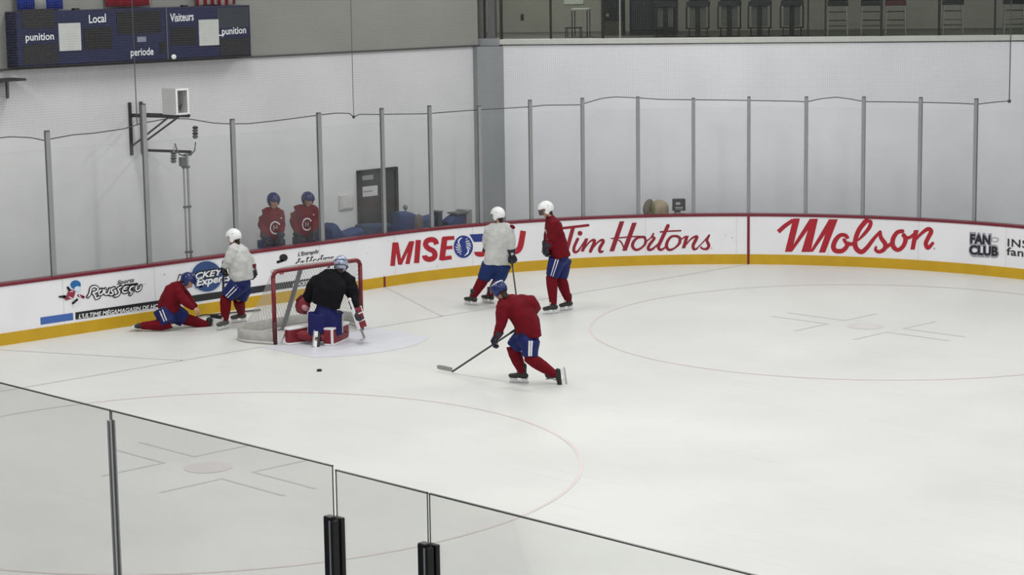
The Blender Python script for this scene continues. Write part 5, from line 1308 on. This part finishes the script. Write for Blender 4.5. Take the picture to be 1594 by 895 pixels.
# --- tall player in red with a white helmet
f = Fig('tall player in dark red jersey and white visored helmet standing facing left', on_z(866, 486), 188, (820, 300, 4.47)); J, Gp = f.J, f.G
aN, dN = flat_skate(Gp(222, 838), Gp(112, 850)); aF, dF = flat_skate(Gp(322, 812), Gp(228, 826))
legs = [(J(215, 460, -.10), J(172, 590, -.10), aN, dN, ZU), (J(252, 460, .10), J(238, 600, .12), aF, dF, ZU)]
hc = J(134, 120); hf = (-RH*.93-FH*.1-ZU*.3).normalized(); hu = (ZU-RH*.25); hu = (hu-hf*hu.dot(hf)).normalized()
arms = [(J(190, 215, -.19), J(176, 330, -.24), J(146, 375, -.20), J(125, 430, -.14)-J(146, 375, -.20), RH), (J(165, 215, .19), J(150, 320, .22), J(128, 375, .12), J(122, 430, .10)-J(128, 375, .12), RH)]
spine = [(J(232, 438), .22, .175), (J(218, 380), .225, .17), (J(202, 310), .23, .16), (J(186, 230), .23, .145), (J(172, 190), .13, .10), (J(165, 168), .075, .075)]
body(f, J(230, 450), spine, J(162, 165), hc, hf, hu, arms, legs)
p = pants(f, J(232, 452), legs, waist=spine[1][0]); stripes(f, p, legs[0][0], legs[0][1], -FH-RH*.1, gap=.02, w=.014, start=-.1); socks(f, legs)
jr = jersey(f, spine, arms, M_jersey_red, sleeve=(.092, .082, .066)); crest(f, jr, J(186, 300)+f.f*.16, f.f, ZU)
for l in legs: skate(f, l[2], l[3], l[4])
for a in arms: glove(f, a[2], a[3], a[4], m2=M_glove)
helmet(f, hc, hf, hu, M_helmet_w, visor=True)

# --- player in red skating bent over the stick
f = Fig('player in red jersey and blue helmet skating bent forward on open ice', on_z(822, 598), 145, (740, 430, 4.713)); J, Gp = f.J, f.G
aF, dF = flat_skate(Gp(378, 786), Gp(262, 780)); aB = J(585, 722, -.05); tB = (J(568, 838, -.05)-J(588, 716, -.05)).normalized()
legs = [(J(335, 455, .08), J(275, 530, .10), aF, dF, ZU), (J(405, 470, -.08), J(400, 600, -.12), aB, tB, (-RH*.92-ZU*.1).normalized())]
hc = J(176, 112); hf = (-RH*.55+FH*.5-ZU*.55).normalized(); hu = (ZU*.8-RH*.4+FH*.3); hu = (hu-hf*hu.dot(hf)).normalized()
arms = [(J(205, 225, -.10), J(188, 340, -.16), J(160, 440, -.12), J(128, 500, -.10)-J(160, 440, -.12), RH), (J(405, 190, .05), J(438, 235, .22), J(345, 360, .34), J(300, 395, .36)-J(345, 360, .34), -ZU)]
spine = [(J(398, 432), .155, .175), (J(388, 370), .18, .18), (J(350, 290), .20, .18), (J(300, 225), .21, .165), (J(245, 180), .13, .11), (J(215, 162), .075, .075)]
body(f, J(385, 455), spine, J(212, 160), hc, hf, hu, arms, legs)
p = pants(f, J(385, 465), legs, r0=.135, waist=spine[1][0]); stripes(f, p, legs[1][0], legs[1][1], -FH, gap=.018, w=.028, start=.0); socks(f, legs)
jersey(f, spine, arms, M_jersey_red, sleeve=(.10, .082, .064))
for l in legs: skate(f, l[2], l[3], l[4])
for a in arms: glove(f, a[2], a[3], a[4], m2=M_glove)
helmet(f, hc, hf, hu, M_helmet_b, stripe=True)
low = on_z(704, 578.5, .03); tip = on_z(676, 574, .03)
stick('dark hockey stick with a grey blade held by the bent skating player', J(300, 388, .10), low, tip-low, .34, m_blade=mat('grey_blade', (150, 150, 148), .6))

# --- two players behind the glass
def bench(label, gy, gx, face, J0, head_c, neck, chest, mid, hem, sh, el, wr, hn, crest_px, ht=(0, 0)):
    f = Fig(label, (gx, gy, 0), face, (385, 290, 8.133), group='players behind the far glass'); J = f.J
    pel = J(*hem, .02); S_ = f.r
    legs = []
    for g in (-1, 1):
        hip = pel+S_*.11*g-ZU*.05; an = V((f.g.x, f.g.y, SOLE-.06))+S_*.14*g; kn = (hip+an)/2+f.f*.06; legs.append((hip, kn, an, f.f, ZU))
    hf = (f.f*.92-ZU*.3+RH*.15).normalized(); hu = (ZU+f.f*.3); hu = (hu-hf*hu.dot(hf)).normalized(); hc = J(*head_c, -.03)
    arms = [(J(*sh[i], 0), J(*el[i], -.04), J(*wr[i], -.26), J(*hn[i], -.34)-J(*wr[i], -.26), ZU*-1) for i in (0, 1)]
    spine = [(J(*hem), .20, .17), (J(*mid), .205, .165), (J(*chest), .205, .16), (J(*chest).lerp(J(*neck), .5), .185, .135), (J(*chest).lerp(J(*neck), .8), .13, .10), (J(*neck), .07, .07)]
    body(f, pel, spine, J(*neck), hc, hf, hu, arms, legs)
    pants(f, pel, legs, waist=spine[1][0]); socks(f, legs); jr = jersey(f, spine, arms, M_jersey_red, sleeve=(.088, .076, .06)); crest(f, jr, J(*crest_px, -.17), f.f, ZU)
    for q in ((430, 402) if crest_px[0] < 500 else (840, 360), ):
        bm = bmesh.new(); ball(bm, J(*q, -.17), (.014, .006, .014), fwd=f.f, n=8); link('small_badge', bm, M_stripe, jr)
    for l in legs: skate(f, l[2], l[3], l[4])
    for a in arms: glove(f, a[2], a[3], a[4], m2=M_glove)
    helmet(f, hc, hf, hu, M_helmet_b, size=1.08)
    return f
bench('left one of two red-shirted blue-helmeted players behind the far glass', 2.22, -4.15, -68, None, (333, 190), (335, 288), (325, 400), (310, 530), (300, 640),
      ((228, 332), (402, 332)), ((182, 480), (436, 480)), ((245, 660), (415, 650)), ((310, 740), (395, 735)), (357, 525))
bench('right one of two red-shirted blue-helmeted players behind the far glass', 3.0, -4.15, -62, None, (768, 178), (765, 250), (745, 350), (742, 460), (740, 600),
      ((630, 292), (838, 292)), ((580, 430), (872, 430)), ((650, 625), (830, 615)), ((715, 690), (800, 680)), (757, 480))
